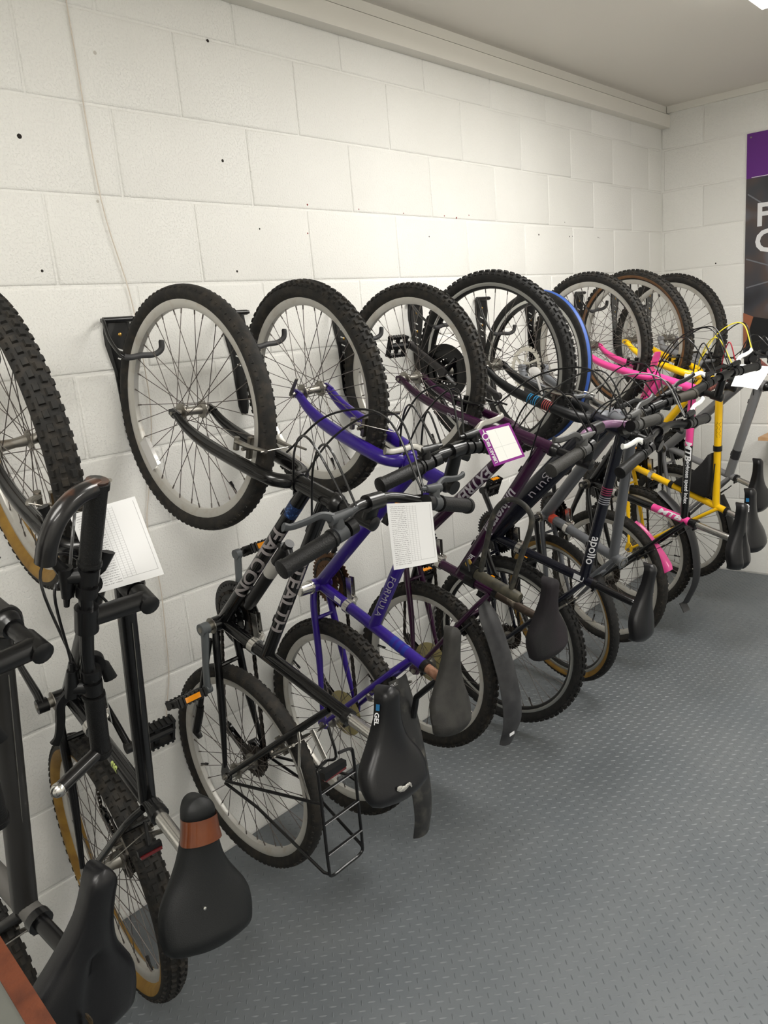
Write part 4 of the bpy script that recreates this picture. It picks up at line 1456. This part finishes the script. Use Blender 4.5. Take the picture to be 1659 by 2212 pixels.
def b6():
    G = build_bike('B6', 'hybrid_bike', 'grey bicycle with front disc brake, blue-striped slick tyres and no saddle', dict(
        paint=K_GREY, susp=True, forkpaint=K_FORKG, disc=True, turn=.30, bar=(.06, .120, .235, .017, .0), wl=.66, wr=.8, gl=.09, threadless=True, rt=.019, rd=.024, rs=.019, rh=.023, crank=BLKM, crank_angle=math.pi - .1,
        wheel=dict(tread='slick', tw=.0185, th=.035, rim='black', rubber=RUBBER2, spoke=SPOKE, hub=BLKM), fwheel=dict(wall=mat('blue_sidewall', (44, 78, 150), .5)), rwheel=dict(wall=AMBER, tw=.023, th=.042, tread='semi'), brakem=BLKM, gripm=mat('olive_grip', (52, 48, 42), .6), clampm=mat('grey_clamp', (110, 112, 114), .4)))
    # open end of the seat tube
    ST, sd_ = G['ST'], G['sd']
    obj('seat_tube_liner', MB().lathe([(.0168, .004), (.0140, .004), (.0140, -.03), (.0168, -.03)], 18, center=ST + sd_ * .008, axis=tuple(sd_)), STEEL, G['root'])
    obj('red_sleeve', MB().tube([G['bb'] + sd_ * .035, G['bb'] + sd_ * .06], .0205, 14), mat('red_sleeve', (200, 74, 54), .5), G['root'])
    return G


def b7():
    G = build_bike('B7', 'mountain_bike', 'pink and black mountain bike with MTB lettering and pink mudguards', dict(
        paint=[K_PINK, K_BLACK], split=.42, mi={'head': 0, 'seat': 1, 'stay': 1}, forkpaint=K_PINK, turn=.1, bar=(.085, .085, .24, .02, .0), rt=.0155, rd=.017, rs=.0165, rh=.019, crank=BLKM, crank_angle=math.pi + .5,
        wheel=dict(tread='knob', tw=.024, th=.041), rwheel=dict(tread='semi'), brakem=BLKM, leverm=WHITEP, hub=CHROME, arch=.17,
        saddle=dict(sp=.166, L=.265, W=.142, tilt=.08, m=SADBLK, nose=.044, yaw=-.05, off=.008, groove=.01, postm=CHROME, thick=.05)))
    HT, TJ, bb, ST = G['t1'], G['TJ'], G['bb'], G['ST']
    wrap_text('mtb_lettering', G['frame'], 'MTB', HT, TJ, .0155, .034, DECW, .46, (0, .5, -1), bold=.0012, shear=.25, squash=1.2)
    wrap_text('speed_lettering', G['frame'], 'eighteen speed index', HT, TJ, .0155, .021, DECW, .70, (0, .5, -1), bold=.0004)
    mb = MB()
    band(mb, bb, ST, .62, .95, .0169)
    obj('pink_panel', mb, K_PINK, G['frame'])
    wrap_text('seat_tube_lettering', G['frame'], 'MTB', bb, ST, .0171, .030, DECW, .79, (.3, .2, -1), bold=.0012, shear=.25, squash=1.9)
    HTq = G['HT']
    hd = (HTq - G['HB']) / np.linalg.norm(HTq - G['HB'])
    for k, (t, ln) in enumerate(((.50, .016), (.58, .012), (.64, .018))):
        nn = V3(0, 0, -1) - hd * 0
        nn = nn + np.cross(hd, V3(0, 0, 1)) * (.35 if np.cross(hd, V3(0, 0, 1))[0] < 0 else -.35)
        nn /= np.linalg.norm(nn)
        obj('white_mark', MB().box(lerp(G['HB'], HTq, t) + nn * .0192, (ln, .010, .0008), (hd, np.cross(nn, hd), nn)), DECW, G['frame'], smooth=False)
    mudguard('rear_mudguard', G['root'], [(.262, .162), (.215, .215), (.17, .255), (.12, .294), (.066, .328)], .056, PINK, taper=([0, .08, .92, 1], [.75, 1, 1, .75]), twist=1.15)
    mudguard('front_mudguard', G['root'], [(1.00, .335), (.955, .315), (.91, .30), (.865, .28), (.82, .255)], .050, PINK, dome=.2, taper=([0, .1, 1], [.8, 1, .9]))
    obj('frame_sticker', MB().tube([lerp(G['d0'], bb, .22), lerp(G['d0'], bb, .30)], .0174, 14), BLK, G['frame'])
    return G


def b8():
    G = build_bike('B8', 'mountain_bike', 'yellow mountain bike with amber-walled front tyre and black frame bag', dict(
        paint=K_YELL, bar=(.05, .08, .245, .03, .02), wr=.85, rt=.0165, rd=.0175, rs=.0155, crank=BLKM, crank_angle=1.0, canti=True, spoke_guard=True, grip_ribs=True,
        wheel=dict(tread='knob', tw=.0255, th=.044), fwheel=dict(wall=BROWNWALL), brakem=BLKM, gripm=mat('brown_grip', (110, 62, 54), .6), cablem=[mat('yellow_cable', (232, 214, 60), .35), mat('red_cable', (160, 30, 50), .4), mat('yellow_cable', (0, 0, 0)), CABLE], arch=.16,
        saddle=dict(sp=.105, L=.285, W=.172, tilt=-.10, m=SADBLK, nose=.048, off=.0, postm=CHROME, thick=.052, dip=.016)))
    mudguard('rear_mudguard', G['root'], [(.315, .15), (.235, .245), (.128, .318), (0, .348), (-.12, .342), (-.238, .290)], .058, mat('grey_mudguard', (46, 46, 48), .4))
    obj('mudguard_flap', MB().box((-.262, .272, 0), (.05, .004, .05), ((.85, -.5, 0), (.5, .85, 0), (0, 0, 1))), MUD, G['root'], smooth=False)
    A, B = lerp(G['t1'], G['TJ'], .30), lerp(G['t1'], G['TJ'], .43)
    ax_ = (B - A) / np.linalg.norm(B - A)
    sd_ = V3(0, .7, -1) - ax_ * (V3(0, .7, -1) @ ax_)
    sd_ /= np.linalg.norm(sd_)
    up_ = np.cross(sd_, ax_)
    for k, ph in ((-.45, 0), (.35, 1.3)):
        pts = []
        for i in range(28):
            t = i / 27
            th = k + .28 * math.sin(t * 21 + ph) * (1 - .4 * t)
            pts.append(lerp(A, B, .02 + .96 * t + .02 * math.sin(t * 33)) + (sd_ * math.cos(th) + up_ * math.sin(th)) * .0168)
        obj('pen_scrawl', MB().tube(spline(pts, 3), .0006, 5), mat('ink_lettering', (60, 44, 10), .5), G['frame'])
    sad = G['saddle']
    ms = text_mesh('GEL', .024, 0, .0008)
    ms.materials.clear()
    ms.materials.append(DECW)
    link('gel_lettering', ms, sad, side_plane((.092, -.032, -.0310)))
    obj('blue_mark', MB().box((.009, .009, 0), (.016, .013, .0012)), mat('blue_mark', (40, 130, 190), .4), sad, side_plane((.118, -.032, -.0270)), smooth=False)
    return G


def b9():
    G = build_bike('B9', 'mountain_bike', 'silver-grey mountain bike with suspension fork beside the far wall', dict(
        paint=K_SILV, susp=True, forkpaint=K_SILV, stanchion=BLKM, turn=-.2, bar=(.07, .10, .23, .03, .02), wl=.62, gl=.09, threadless=True, rt=.022, rd=.024, rs=.017, rh=.023, crank=BLKM, crank_angle=math.pi,
        wheel=dict(tread='knob', tw=.0265, th=.045), brakem=BLKM,
        saddle=dict(sp=.10, L=.27, W=.165, tilt=.0, m=SADBLK, nose=.042, postm=CHROME, thick=.05)))
    mudguard('rear_mudguard', G['root'], [(.20, .28), (.096, .325), (-.045, .345), (-.17, .322)], .056, BLK)
    obj('top_tube_band', MB().tube([lerp(G['t1'], G['TJ'], .70), lerp(G['t1'], G['TJ'], .80)], .0224, 16), mat('dark_band', (40, 40, 42), .5), G['frame'])
    return G


for k, f in (('B0', b0), ('B1', b1), ('B2', b2), ('B3', b3), ('B4', b4), ('B5', b5), ('B6', b6), ('B7', b7), ('B8', b8), ('B9', b9)):
    BIKES[k] = f()


# ------------------------------------------------------------------ wall hooks
FLIP = ()


def build_hooks():
    plate_m = mat('hook_plate', (9, 9, 10), .3, .0, coat=.4)
    rod_m = mat('hook_sleeve', (58, 58, 59), .55)
    brass = mat('brass_screw', (176, 140, 72), .35, .9)
    glint_m = mat('louvre_glint', (200, 200, 196), .4)  # pale colour painted in for the highlights on the plate's louvres
    outline = [(-.036, 0), (-.041, -.03), (-.041, -.06), (-.034, -.095), (-.026, -.13), (-.020, -.28), (-.012, -.305), (.012, -.305), (.020, -.28), (.026, -.13), (.034, -.095), (.041, -.06), (.041, -.03), (.036, 0)]
    spec = [('B0', -.94, 'charcoal bike above the wooden board'), ('B1', -.53, 'black bike with amber-walled tyres'), ('B2', -.083, 'bike lettered FALCON'), ('B3', .315, 'violet bike'), ('B4', .784, 'dark plum bike'),
            ('B5', 1.196, 'navy bike'), ('B6', 1.642, 'bike with blue-striped tyre'), ('B7', 2.038, 'pink bike'), ('B8', 2.505, 'yellow bike'), ('B9', 2.91, 'silver-grey bike'), (None, 3.36, '')]
    for key, y, what in spec:
        root = link('wall_hook', None)
        root.location = (0, y, 1.705)
        tag(root, ('black wall hook holding up the front wheel of the ' + what) if key else 'empty black wall hook nearest the far wall', 'wall hook', 'bike hooks along the block wall')
        mb = MB()
        n = len(outline)
        tk = lambda b: .0035 + .0085 * max(0.0, 1 + b / .15)
        vs = [(.0003, a, b) for a, b in outline] + [(tk(b), a * .97, b) for a, b in outline] + [(tk(b) * .75, a * .72, b * .985 - .004) for a, b in outline]
        fs = [(i, (i + 1) % n, n + (i + 1) % n, n + i) for i in range(n)] + [(n + i, n + (i + 1) % n, 2 * n + (i + 1) % n, 2 * n + i) for i in range(n)] + [tuple(2 * n + i for i in range(n))]
        fs = [f[::-1] for f in fs]
        obj('backplate', MB().add(vs, fs), plate_m, root, smooth=False)
        obj('hinge', MB().tube([(.016, -.044, .004), (.016, .044, .004)], .008, 12).tube([(.016, -.050, .004), (.016, .052, .004)], .0055, 10), plate_m, root)
        for k in range(4):  # bright strips standing in for light caught on the louvres
            obj('louvre_highlight', MB().box((tk(-.075 - k * .026) * .75 + .0004, -.003 + k * .001, -.075 - k * .026), (.0012, .024 - k * .003, .004), ((1, 0, 0), (0, .93, -.36), (0, .36, .93))), glint_m, root, smooth=False)
        for z in (-.035, -.105):
            obj('screw', MB().lathe([(0, .0022), (.0035, .002), (.0058, 0)], 10, closed=False, center=(tk(z) * .75, .004, z), axis=(1, 0, 0)), brass, root)
        if key:
            G = BIKES[key]
            p = G['p']
            W = G['MW'] @ G['SF'] @ Matrix.Translation((p['rake'], -p['fl'], 0))
            F = V3(*W.translation)
            nrm = V3(*(W.to_3x3() @ Vector((0, 0, 1))))
            d = V3(-.80, 0, .60)
            d -= nrm * (d @ nrm)
            d /= np.linalg.norm(d)
            th = {'B2': .037, 'B6': .035, 'B5': .042, 'B7': .041, 'B8': .044, 'B1': .047, 'B3': .046}.get(key, .045)
            C = F + d * (p['rf'] - th - .0225 - .0085) - V3(0, y, 1.705)
        else:
            nrm, C = V3(0, 1, 0), V3(.115, .03, -.03)
        if nrm[1] < 0:
            nrm = -nrm
        sgn = -1 if key in FLIP else 1
        nrm = nrm * sgn
        A = V3(.016, -.046 * sgn, .004)
        q0, q1 = C - nrm * .052, C + nrm * .036
        path = spline([A, A + V3(.012, -.004 * sgn, -.004), lerp(A, q0, .55) - V3(0, .012 * sgn, 0), q0, C, q1, q1 + nrm * .020 + V3(.006, 0, .012), q1 + nrm * .022 + V3(.010, 0, .036)], 6)
        k = len(path)
        sp = int(k * .45)
        hk = obj('hook', MB().tube(path[:sp + 1], .0048, 10), plate_m, root)
        obj('hook_sleeve', MB().tube(path[sp - 1:], [.0078] * (k - sp - 1) + [.0078, .006], 12), rod_m, hk)


build_hooks()


# ------------------------------------------------------------------ sheets, lock, bag, poster and other things
def sheet(name, label, corners, m, group=None, curl=.01, thick=.0005):
    """corners: top-left, top-right, bottom-right, bottom-left as read"""
    TL, TR, BR, BL = [V3(*c) for c in corners]
    n = np.cross(TR - TL, BL - TL)
    n /= np.linalg.norm(n)
    NU, NV = 8, 10
    vs, uv = [], []
    for lay in (0, 1):
        for j in range(NV + 1):
            for i in range(NU + 1):
                u, v = i / NU, j / NV
                P = (TL * (1 - u) + TR * u) * (1 - v) + (BL * (1 - u) + BR * u) * v
                P = P - n * (curl * math.sin(math.pi * u) * (.3 + v) * .5 + curl * .6 * v * v) + n * lay * thick
                vs.append(P)
                uv.append((u, 1 - v))
    fs = []
    o = (NU + 1) * (NV + 1)
    for j in range(NV):
        for i in range(NU):
            a = j * (NU + 1) + i
            q = (a, a + 1, a + NU + 2, a + NU + 1)
            fs.append(q)
            fs.append(tuple(o + t for t in q[::-1]))
    mb = MB().add(vs, fs)
    me = mb.mesh(name, m)
    L = me.uv_layers.new(name='UVMap')
    for lp in me.loops:
        L.data[lp.index].uv = uv[lp.vertex_index]
    o_ = link(name, me)
    tag(o_, label, 'paper', group)
    return o_


def build_papers():
    form = sheet_material('printed_form', 'form')
    n1 = (.78, -.58, .22)
    pt = (.865, -.585, 1.28)
    sheet('inspection_sheet', 'printed white check sheet behind the upright grip of the amber-tyred bike', [px(*c, pt, n1) for c in ((150, 1113), (291, 1072), (355, 1240), (214, 1281))], form, 'check sheets hung on the bars', .006)
    pt = (1.05, .11, 1.19)
    n2 = (.85, -.50, .12)
    s2 = sheet('inspection_sheet', 'printed white check sheet tied to the bars of the FALCON bike', [px(*c, pt, n2) for c in ((835, 1088), (932, 1084), (945, 1213), (850, 1231))], form, 'check sheets hung on the bars', .006)
    pt = (1.06, 2.35, 1.22)
    sheet('inspection_sheet', 'blank-looking white sheet lying over the bars of the yellow bike', [px(*c, pt, (.72, -.60, .34)) for c in ((1600, 787), (1668, 792), (1634, 843), (1577, 835))], sheet_material('pale_form', 'pale'), 'check sheets hung on the bars', .012)
    pt = (1.075, .46, 1.30)
    n4 = (.78, -.60, .2)
    cs = [px(*c, pt, n4) for c in ((1068, 1008), (1034, 929), (1100, 913), (1134, 986))]
    t = sheet('bike_tag', 'purple-bordered tag with a blank white panel on the bars of the violet bike', cs, sheet_material('purple_tag', 'tag'), None, .002)
    # lettering along the coloured margin
    TL, TR, BR, BL = cs
    ex = (TR - TL)
    W = np.linalg.norm(ex)
    ex /= W
    ey = (TL - BL)
    Hh = np.linalg.norm(ey)
    ey = ey - ex * (ey @ ex)
    ey /= np.linalg.norm(ey)
    nz = np.cross(ex, ey)
    me = text_mesh('LIBRARY BIKE', .0105, 0, .0003)
    me.materials.clear()
    me.materials.append(DECW)
    o_ = link('tag_lettering', me, t, Matrix.Translation(TL + ex * W * .06 - ey * Hh * .145 + nz * .0022) @ Matrix((ex, ey, nz)).transposed().to_4x4())
    obj('tag_emblem', MB().lathe([(.0062, 0), (.0088, 0), (.0088, .0004), (.0062, .0004)], 20, center=TL + ex * W * .78 - ey * Hh * .11 + nz * .0022, axis=tuple(nz)).tube([TL + ex * W * .84 - ey * Hh * .11 + nz * .0024, TL + ex * W * .96 - ey * Hh * .11 + nz * .0024], .0012, 6), DECW, t)


build_papers()


def build_lock():
    G = BIKES['B4']
    M = G['MW']
    w = lambda a, b, r: V3(*(M @ Vector((a, b, r))))
    root = link('u_lock', None)
    o = w(.365, .34, -.045)
    root.location = o
    tag(root, 'scuffed black U lock with a cylindrical crossbar clipped to the plum bike', 'bike lock')
    q = lambda a, b, r=-.045: w(a, b, r) - o
    shk = mat('lock_shackle', (46, 46, 43), .55, noise=(40, (84, 80, 68), .5, .75))
    body = mat('lock_body', (76, 72, 58), .55, noise=(40, (50, 48, 42), .4, .7))
    obj('shackle', MB().tube(spline([q(.385, .285), q(.50, .318), q(.585, .345), q(.632, .385), q(.640, .43), q(.615, .472), q(.57, .482), q(.46, .44), q(.352, .40)], 6), .0085, 14), shk, root)
    obj('crossbar', MB().tube([q(.400, .235), q(.397, .243), q(.337, .428), q(.335, .436)], [.014, .0175, .0175, .014], 18), body, root)
    obj('lock_end', MB().tube([q(.405, .222), q(.388, .272)], .0215, 16).tube([q(.42, .245, -.05), q(.435, .25, -.06), q(.40, .262, -.066)], [.006, .006, .003], 8, squash=(1.3, .6)), BLK, root)
    obj('key_cover', MB().tube([q(.416, .243, -.058), q(.432, .262, -.060)], .008, 8, squash=(1, .4)), mat('yellow_cover', (170, 140, 60), .5), root)
    obj('mounting_bracket', MB().tube([q(.385, .268), q(.365, .232, -.022)], .011, 10).lathe([(.0168, -.02), (.021, -.02), (.021, .02), (.0168, .02)], 18, center=w(*lerp(G['bb'], G['ST'], .74)) - o, axis=tuple(V3(*(M.to_3x3() @ Vector(G['sd']))))), BLK, root)


build_lock()


def build_bag():
    G = BIKES['B8']
    M = G['MW']
    root = link('frame_bag', None)
    o = V3(*(M @ Vector((.36, .40, 0))))
    root.location = o
    root.rotation_euler = M.to_euler()
    tag(root, 'black fabric frame bag strapped inside the yellow bike frame', 'bag')
    cloth = mat('bag_fabric', (26, 26, 27), .8, bump=(300, .4, 3))
    pts = [(.525, .424), (.40, .414), (.318, .404), (.312, .392), (.321, .36), (.346, .28), (.364, .222), (.387, .25), (.43, .33), (.48, .38), (.52, .41)]
    P = [(a - .36, b - .40) for a, b in pts]
    n = len(P)
    c = np.mean(P, 0)
    rings = [(-.026, .80), (-.022, .97), (0, 1.0), (.022, .97), (.026, .80)]
    vs, fs = [], []
    for z, k in rings:
        for a, b in P:
            vs.append((c[0] + (a - c[0]) * k, c[1] + (b - c[1]) * k, z))
    for r in range(len(rings) - 1):
        for i in range(n):
            j = (i + 1) % n
            fs.append((r * n + i, r * n + j, (r + 1) * n + j, (r + 1) * n + i))
    fs.append(tuple(range(n - 1, -1, -1)))
    fs.append(tuple((len(rings) - 1) * n + i for i in range(n)))
    body = obj('bag_body', MB().add(vs, fs), cloth, root, angle=70)
    obj('zip', MB().tube([(-.03, .03, -.0262), (.12, .045, -.024)], .003, 6), BLKM, root)
    w = lambda a, b: V3(a - .36, b - .40, 0)
    TT, sdv = (G['TJ'] - G['t1']), G['sd']
    u = TT / np.linalg.norm(TT)
    for A in (lerp(G['t1'], G['TJ'], .52),):
        obj('strap', MB().lathe([(.0172, -.012), (.0195, -.012), (.0195, .012), (.0172, .012)], 18, center=w(*A[:2]), axis=tuple(u)), BLK, root)
    for t in (.46, .62):
        A = lerp(G['bb'], G['ST'], t)
        obj('strap', MB().lathe([(.0162, -.010), (.0182, -.010), (.0182, .010), (.0162, .010)], 18, center=w(*A[:2]), axis=tuple(sdv)), BLK, root)


build_bag()


def build_crankset():
    root = link('crankset', None)
    y0 = .985
    root.location = (.301, y0, 1.459)
    tag(root, 'loose black triple chainring crankset with one pedal behind the plum bike wheel', 'crankset')
    # chainrings face the camera side (-y): local z -> -y
    M = Matrix(((1, 0, 0, 0), (0, 0, -1, 0), (0, 1, 0, 0), (0, 0, 0, 1)))
    mb = MB()
    for k, (R_, n_) in enumerate(((.086, 42), (.068, 32), (.048, 22))):
        gear(mb, R_, n_, .01 - k * .0075, .0025, R_ * .66 if k < 2 else R_ * .5)
    for i in range(4):
        a = 2 * math.pi * i / 4 + .75
        e = V3(math.cos(a), math.sin(a), 0)
        mb.tube([V3(0, 0, .012), e * .03 + V3(0, 0, .012), e * .062 + V3(0, 0, .0065)], [.016, .013, .011], 8, squash=(1, .7))
    obj('chainrings', mb, BLKM, root, M)
    obj('chain_guard', MB().lathe([(.078, .0135), (.096, .0135), (.096, .0165), (.078, .0165)], 48), BLK, root, M)
    obj('axle', MB().tube([(0, 0, .02), (0, 0, -.10)], .013, 14), STEEL, root, M)
    for s, e, z in ((1, V3(-.79, .61, 0), .026), (-1, V3(.79, -.61, 0), -.098)):
        mb = MB()
        mb.tube([V3(0, 0, z - .012), V3(0, 0, z + .012)], .016, 14)
        mb.tube([V3(0, 0, z), e * .05 + V3(0, 0, z), e * .165 + V3(0, 0, z + s * .012)], [.016, .0135, .0125], 12, squash=(.62, 1), up=(0, 0, 1))
        mb.tube([e * .165 + V3(0, 0, z - s * .0), e * .165 + V3(0, 0, z + s * .02)], .0135, 12)
        obj('crank', mb, mat('dark_crank', (52, 50, 50), .45, .2), root, M)
    pm = MB()
    pedal_mesh(pm, 1)
    obj('pedal', pm, BLK, root, M @ Matrix.Translation(V3(-.79, .61, 0) * .165 + V3(0, 0, .044)) @ Matrix.Rotation(1.25, 4, 'Z'), smooth=False)


build_crankset()


def build_poster():
    x0, x1, z1 = .474, 1.315, 2.467
    z0 = z1 - 1.189
    yb = ROOM_Y1 - .0005
    root = link('poster', None)
    root.location = (x0, yb, z0)
    tag(root, 'tall printed board with a purple band and dark cycling picture on the far wall', 'poster')
    m = D.materials.new('poster_print')
    m.use_nodes = True
    nt = m.node_tree
    b = nt.nodes['Principled BSDF']
    b.inputs['Roughness'].default_value = .45
    tc = nt.nodes.new('ShaderNodeTexCoord')
    n = nt.nodes.new('ShaderNodeTexNoise')
    n.inputs['Scale'].default_value = 4.5
    n.inputs['Detail'].default_value = 1.5
    nt.links.new(tc.outputs['Object'], n.inputs['Vector'])
    r = nt.nodes.new('ShaderNodeValToRGB')
    els = r.color_ramp.elements
    els[0].position, els[0].color = .30, (*lin((26, 27, 31)), 1)
    els[1].position, els[1].color = .75, (*lin((112, 120, 134)), 1)
    e = els.new(.47)
    e.color = (*lin((58, 58, 64)), 1)
    e = els.new(.58)
    e.color = (*lin((78, 66, 62)), 1)
    nt.links.new(n.outputs['Fac'], r.inputs['Fac'])
    nt.links.new(r.outputs['Color'], b.inputs['Base Color'])
    W, H = x1 - x0, z1 - z0
    ph = 2.239 - z0
    obj('picture', MB().box((W / 2, -.0025, ph / 2), (W, .004, ph)), m, root, smooth=False)
    obj('purple_band', MB().box((W / 2, -.0025, (ph + H) / 2), (W, .004, H - ph)), mat('poster_purple', (98, 38, 128), .45), root, smooth=False)
    obj('white_line', MB().box((W / 2 + .012, -.0048, ph + .004), (W - .03, .0006, .003)), DECW, root, smooth=False)
    # rider's dark leg and tan arm in the picture
    def patch(nm, pts, mm, lift):
        nn = len(pts)
        obj(nm, MB().add([(a, -.0045 - lift, c) for a, c in pts], [tuple(range(nn))]), mm, root, smooth=False)
    pp = lambda x, y: tuple((px(x, y, (0, yb, 0), (0, 1, 0)) - V3(x0, yb, z0))[[0, 2]])
    patch('printed_shape', [pp(1606, 676), pp(1628, 684), pp(1620, 716), pp(1610, 752), pp(1606, 752)], mat('poster_tan', (150, 92, 66), .5), .0004)
    patch('printed_shape', [pp(1628, 684), pp(1668, 690), pp(1668, 770), pp(1608, 768), pp(1616, 722)], mat('poster_black', (22, 22, 24), .5), .0005)
    for a, c in (((1612, 560), (1668, 575)), ((1612, 622), (1668, 606)), ((1616, 420), (1668, 452))):
        A, B = pp(*a), pp(*c)
        obj('printed_line', MB().tube([(A[0], -.0048, A[1]), (B[0], -.0048, B[1])], .004, 6, squash=(.15, 1), up=(0, 1, 0)), mat('poster_grey', (110, 112, 118), .5), root)
    for ch, c in (('F', (1637, 488)), ('C', (1634, 545))):
        me = text_mesh(ch, .165, 0, .004)
        me.materials.clear()
        me.materials.append(DECW)
        P = pp(*c)
        link('lettering', me, root, Matrix.Translation((P[0] - .01, -.0056, P[1])) @ Matrix.Rotation(math.pi / 2, 4, 'X'))
    for a, c in ((.02, H - .02), (W - .02, H - .02), (.02, .02), (W - .02, .02)):
        obj('screw', MB().lathe([(0, .002), (.004, .0015), (.005, 0)], 10, closed=False, center=(a, -.0045, c), axis=(0, -1, 0)), STEEL, root)


build_poster()


def build_rest():
    # thin cable run loosely down the block wall
    pts = [(.004, -.082, 2.588), (.004, -.08, 2.40), (.006, -.072, 2.02), (.006, -.03, 1.78), (.008, -.02, 1.60), (.008, -.022, 1.44), (.006, -.06, 1.25), (.004, -.085, 1.13), (.006, -.075, .95), (.006, -.082, .80), (.004, -.09, .68), (.005, -.115, .58), (.004, -.13, .50)]
    o = obj('wall_cable', MB().tube(spline(pts, 6), .0016, 8), mat('cream_cable', (212, 202, 190), .5))
    tag(o, 'thin cream cable hanging down the white block wall behind the FALCON bike', 'cable')
    # workbench corner with a wooden lipping
    root = link('workbench', None)
    root.location = (1.0, -1.30, 0)
    tag(root, 'grey workbench top with a reddish brown wooden edge beside the charcoal bike', 'workbench')
    wood = mat('bench_wood', (88, 44, 24), .5, noise=(30, (60, 28, 15), .4, .7), bump=(90, .2, 4))
    A = px(0, 2021, (0, 0, .92), (0, 0, 1))
    B = px(122, 2212, (0, 0, .92), (0, 0, 1))
    u = (B - A)[:2] / np.linalg.norm((B - A)[:2])
    n = np.array([u[1], -u[0]])
    if n[1] > 0:
        n = -n
    s0, s1, dp = -.06, .62, .55
    R = V3(1.0, -1.30, 0)

    def quadbox(mb, l0, l1, d0, d1, z0, z1):
        vs = []
        for z in (z0, z1):
            for l, d in ((l0, d0), (l1, d0), (l1, d1), (l0, d1)):
                q = A[:2] + u * l + n * d
                vs.append(V3(q[0], q[1], z) - R)
        mb.add(vs, [(0, 1, 2, 3), (7, 6, 5, 4), (4, 5, 1, 0), (5, 6, 2, 1), (6, 7, 3, 2), (7, 4, 0, 3)])
    mb = MB()
    quadbox(mb, s0, s1, .024, dp, .893, .918)
    obj('bench_top', mb, mat('grey_laminate', (84, 85, 80), .45), root, smooth=False)
    mb = MB()
    quadbox(mb, s0, s1, 0, .024, .885, .92)
    obj('wooden_edge', mb, wood, root, smooth=False)
    for l in (s0 + .03, s1 - .07):
        for d in (.04, dp - .06):
            mb = MB()
            quadbox(mb, l, l + .04, d, d + .04, 0, .893)
            obj('leg', mb, BLKM, root, smooth=False)
    # small wooden shelf on the far wall
    root = link('wall_shelf', None)
    root.location = (.64, ROOM_Y1, .85)
    tag(root, 'pale wooden shelf on brackets on the far wall past the silver-grey bike', 'shelf')
    obj('shelf_board', MB().box((.36, -.126, .008), (.72, .25, .018)), mat('pale_wood', (206, 168, 128), .5, noise=(14, (188, 146, 104), .4, .7)), root, smooth=False)
    for x in (.12, .60):
        obj('bracket', MB().box((x, -.08, -.004), (.025, .16, .004)).box((x, -.003, -.06), (.025, .004, .12)).tube([(x, -.13, -.006), (x, -.006, -.11)], .005, 8), BLKM, root, smooth=False)


build_rest()
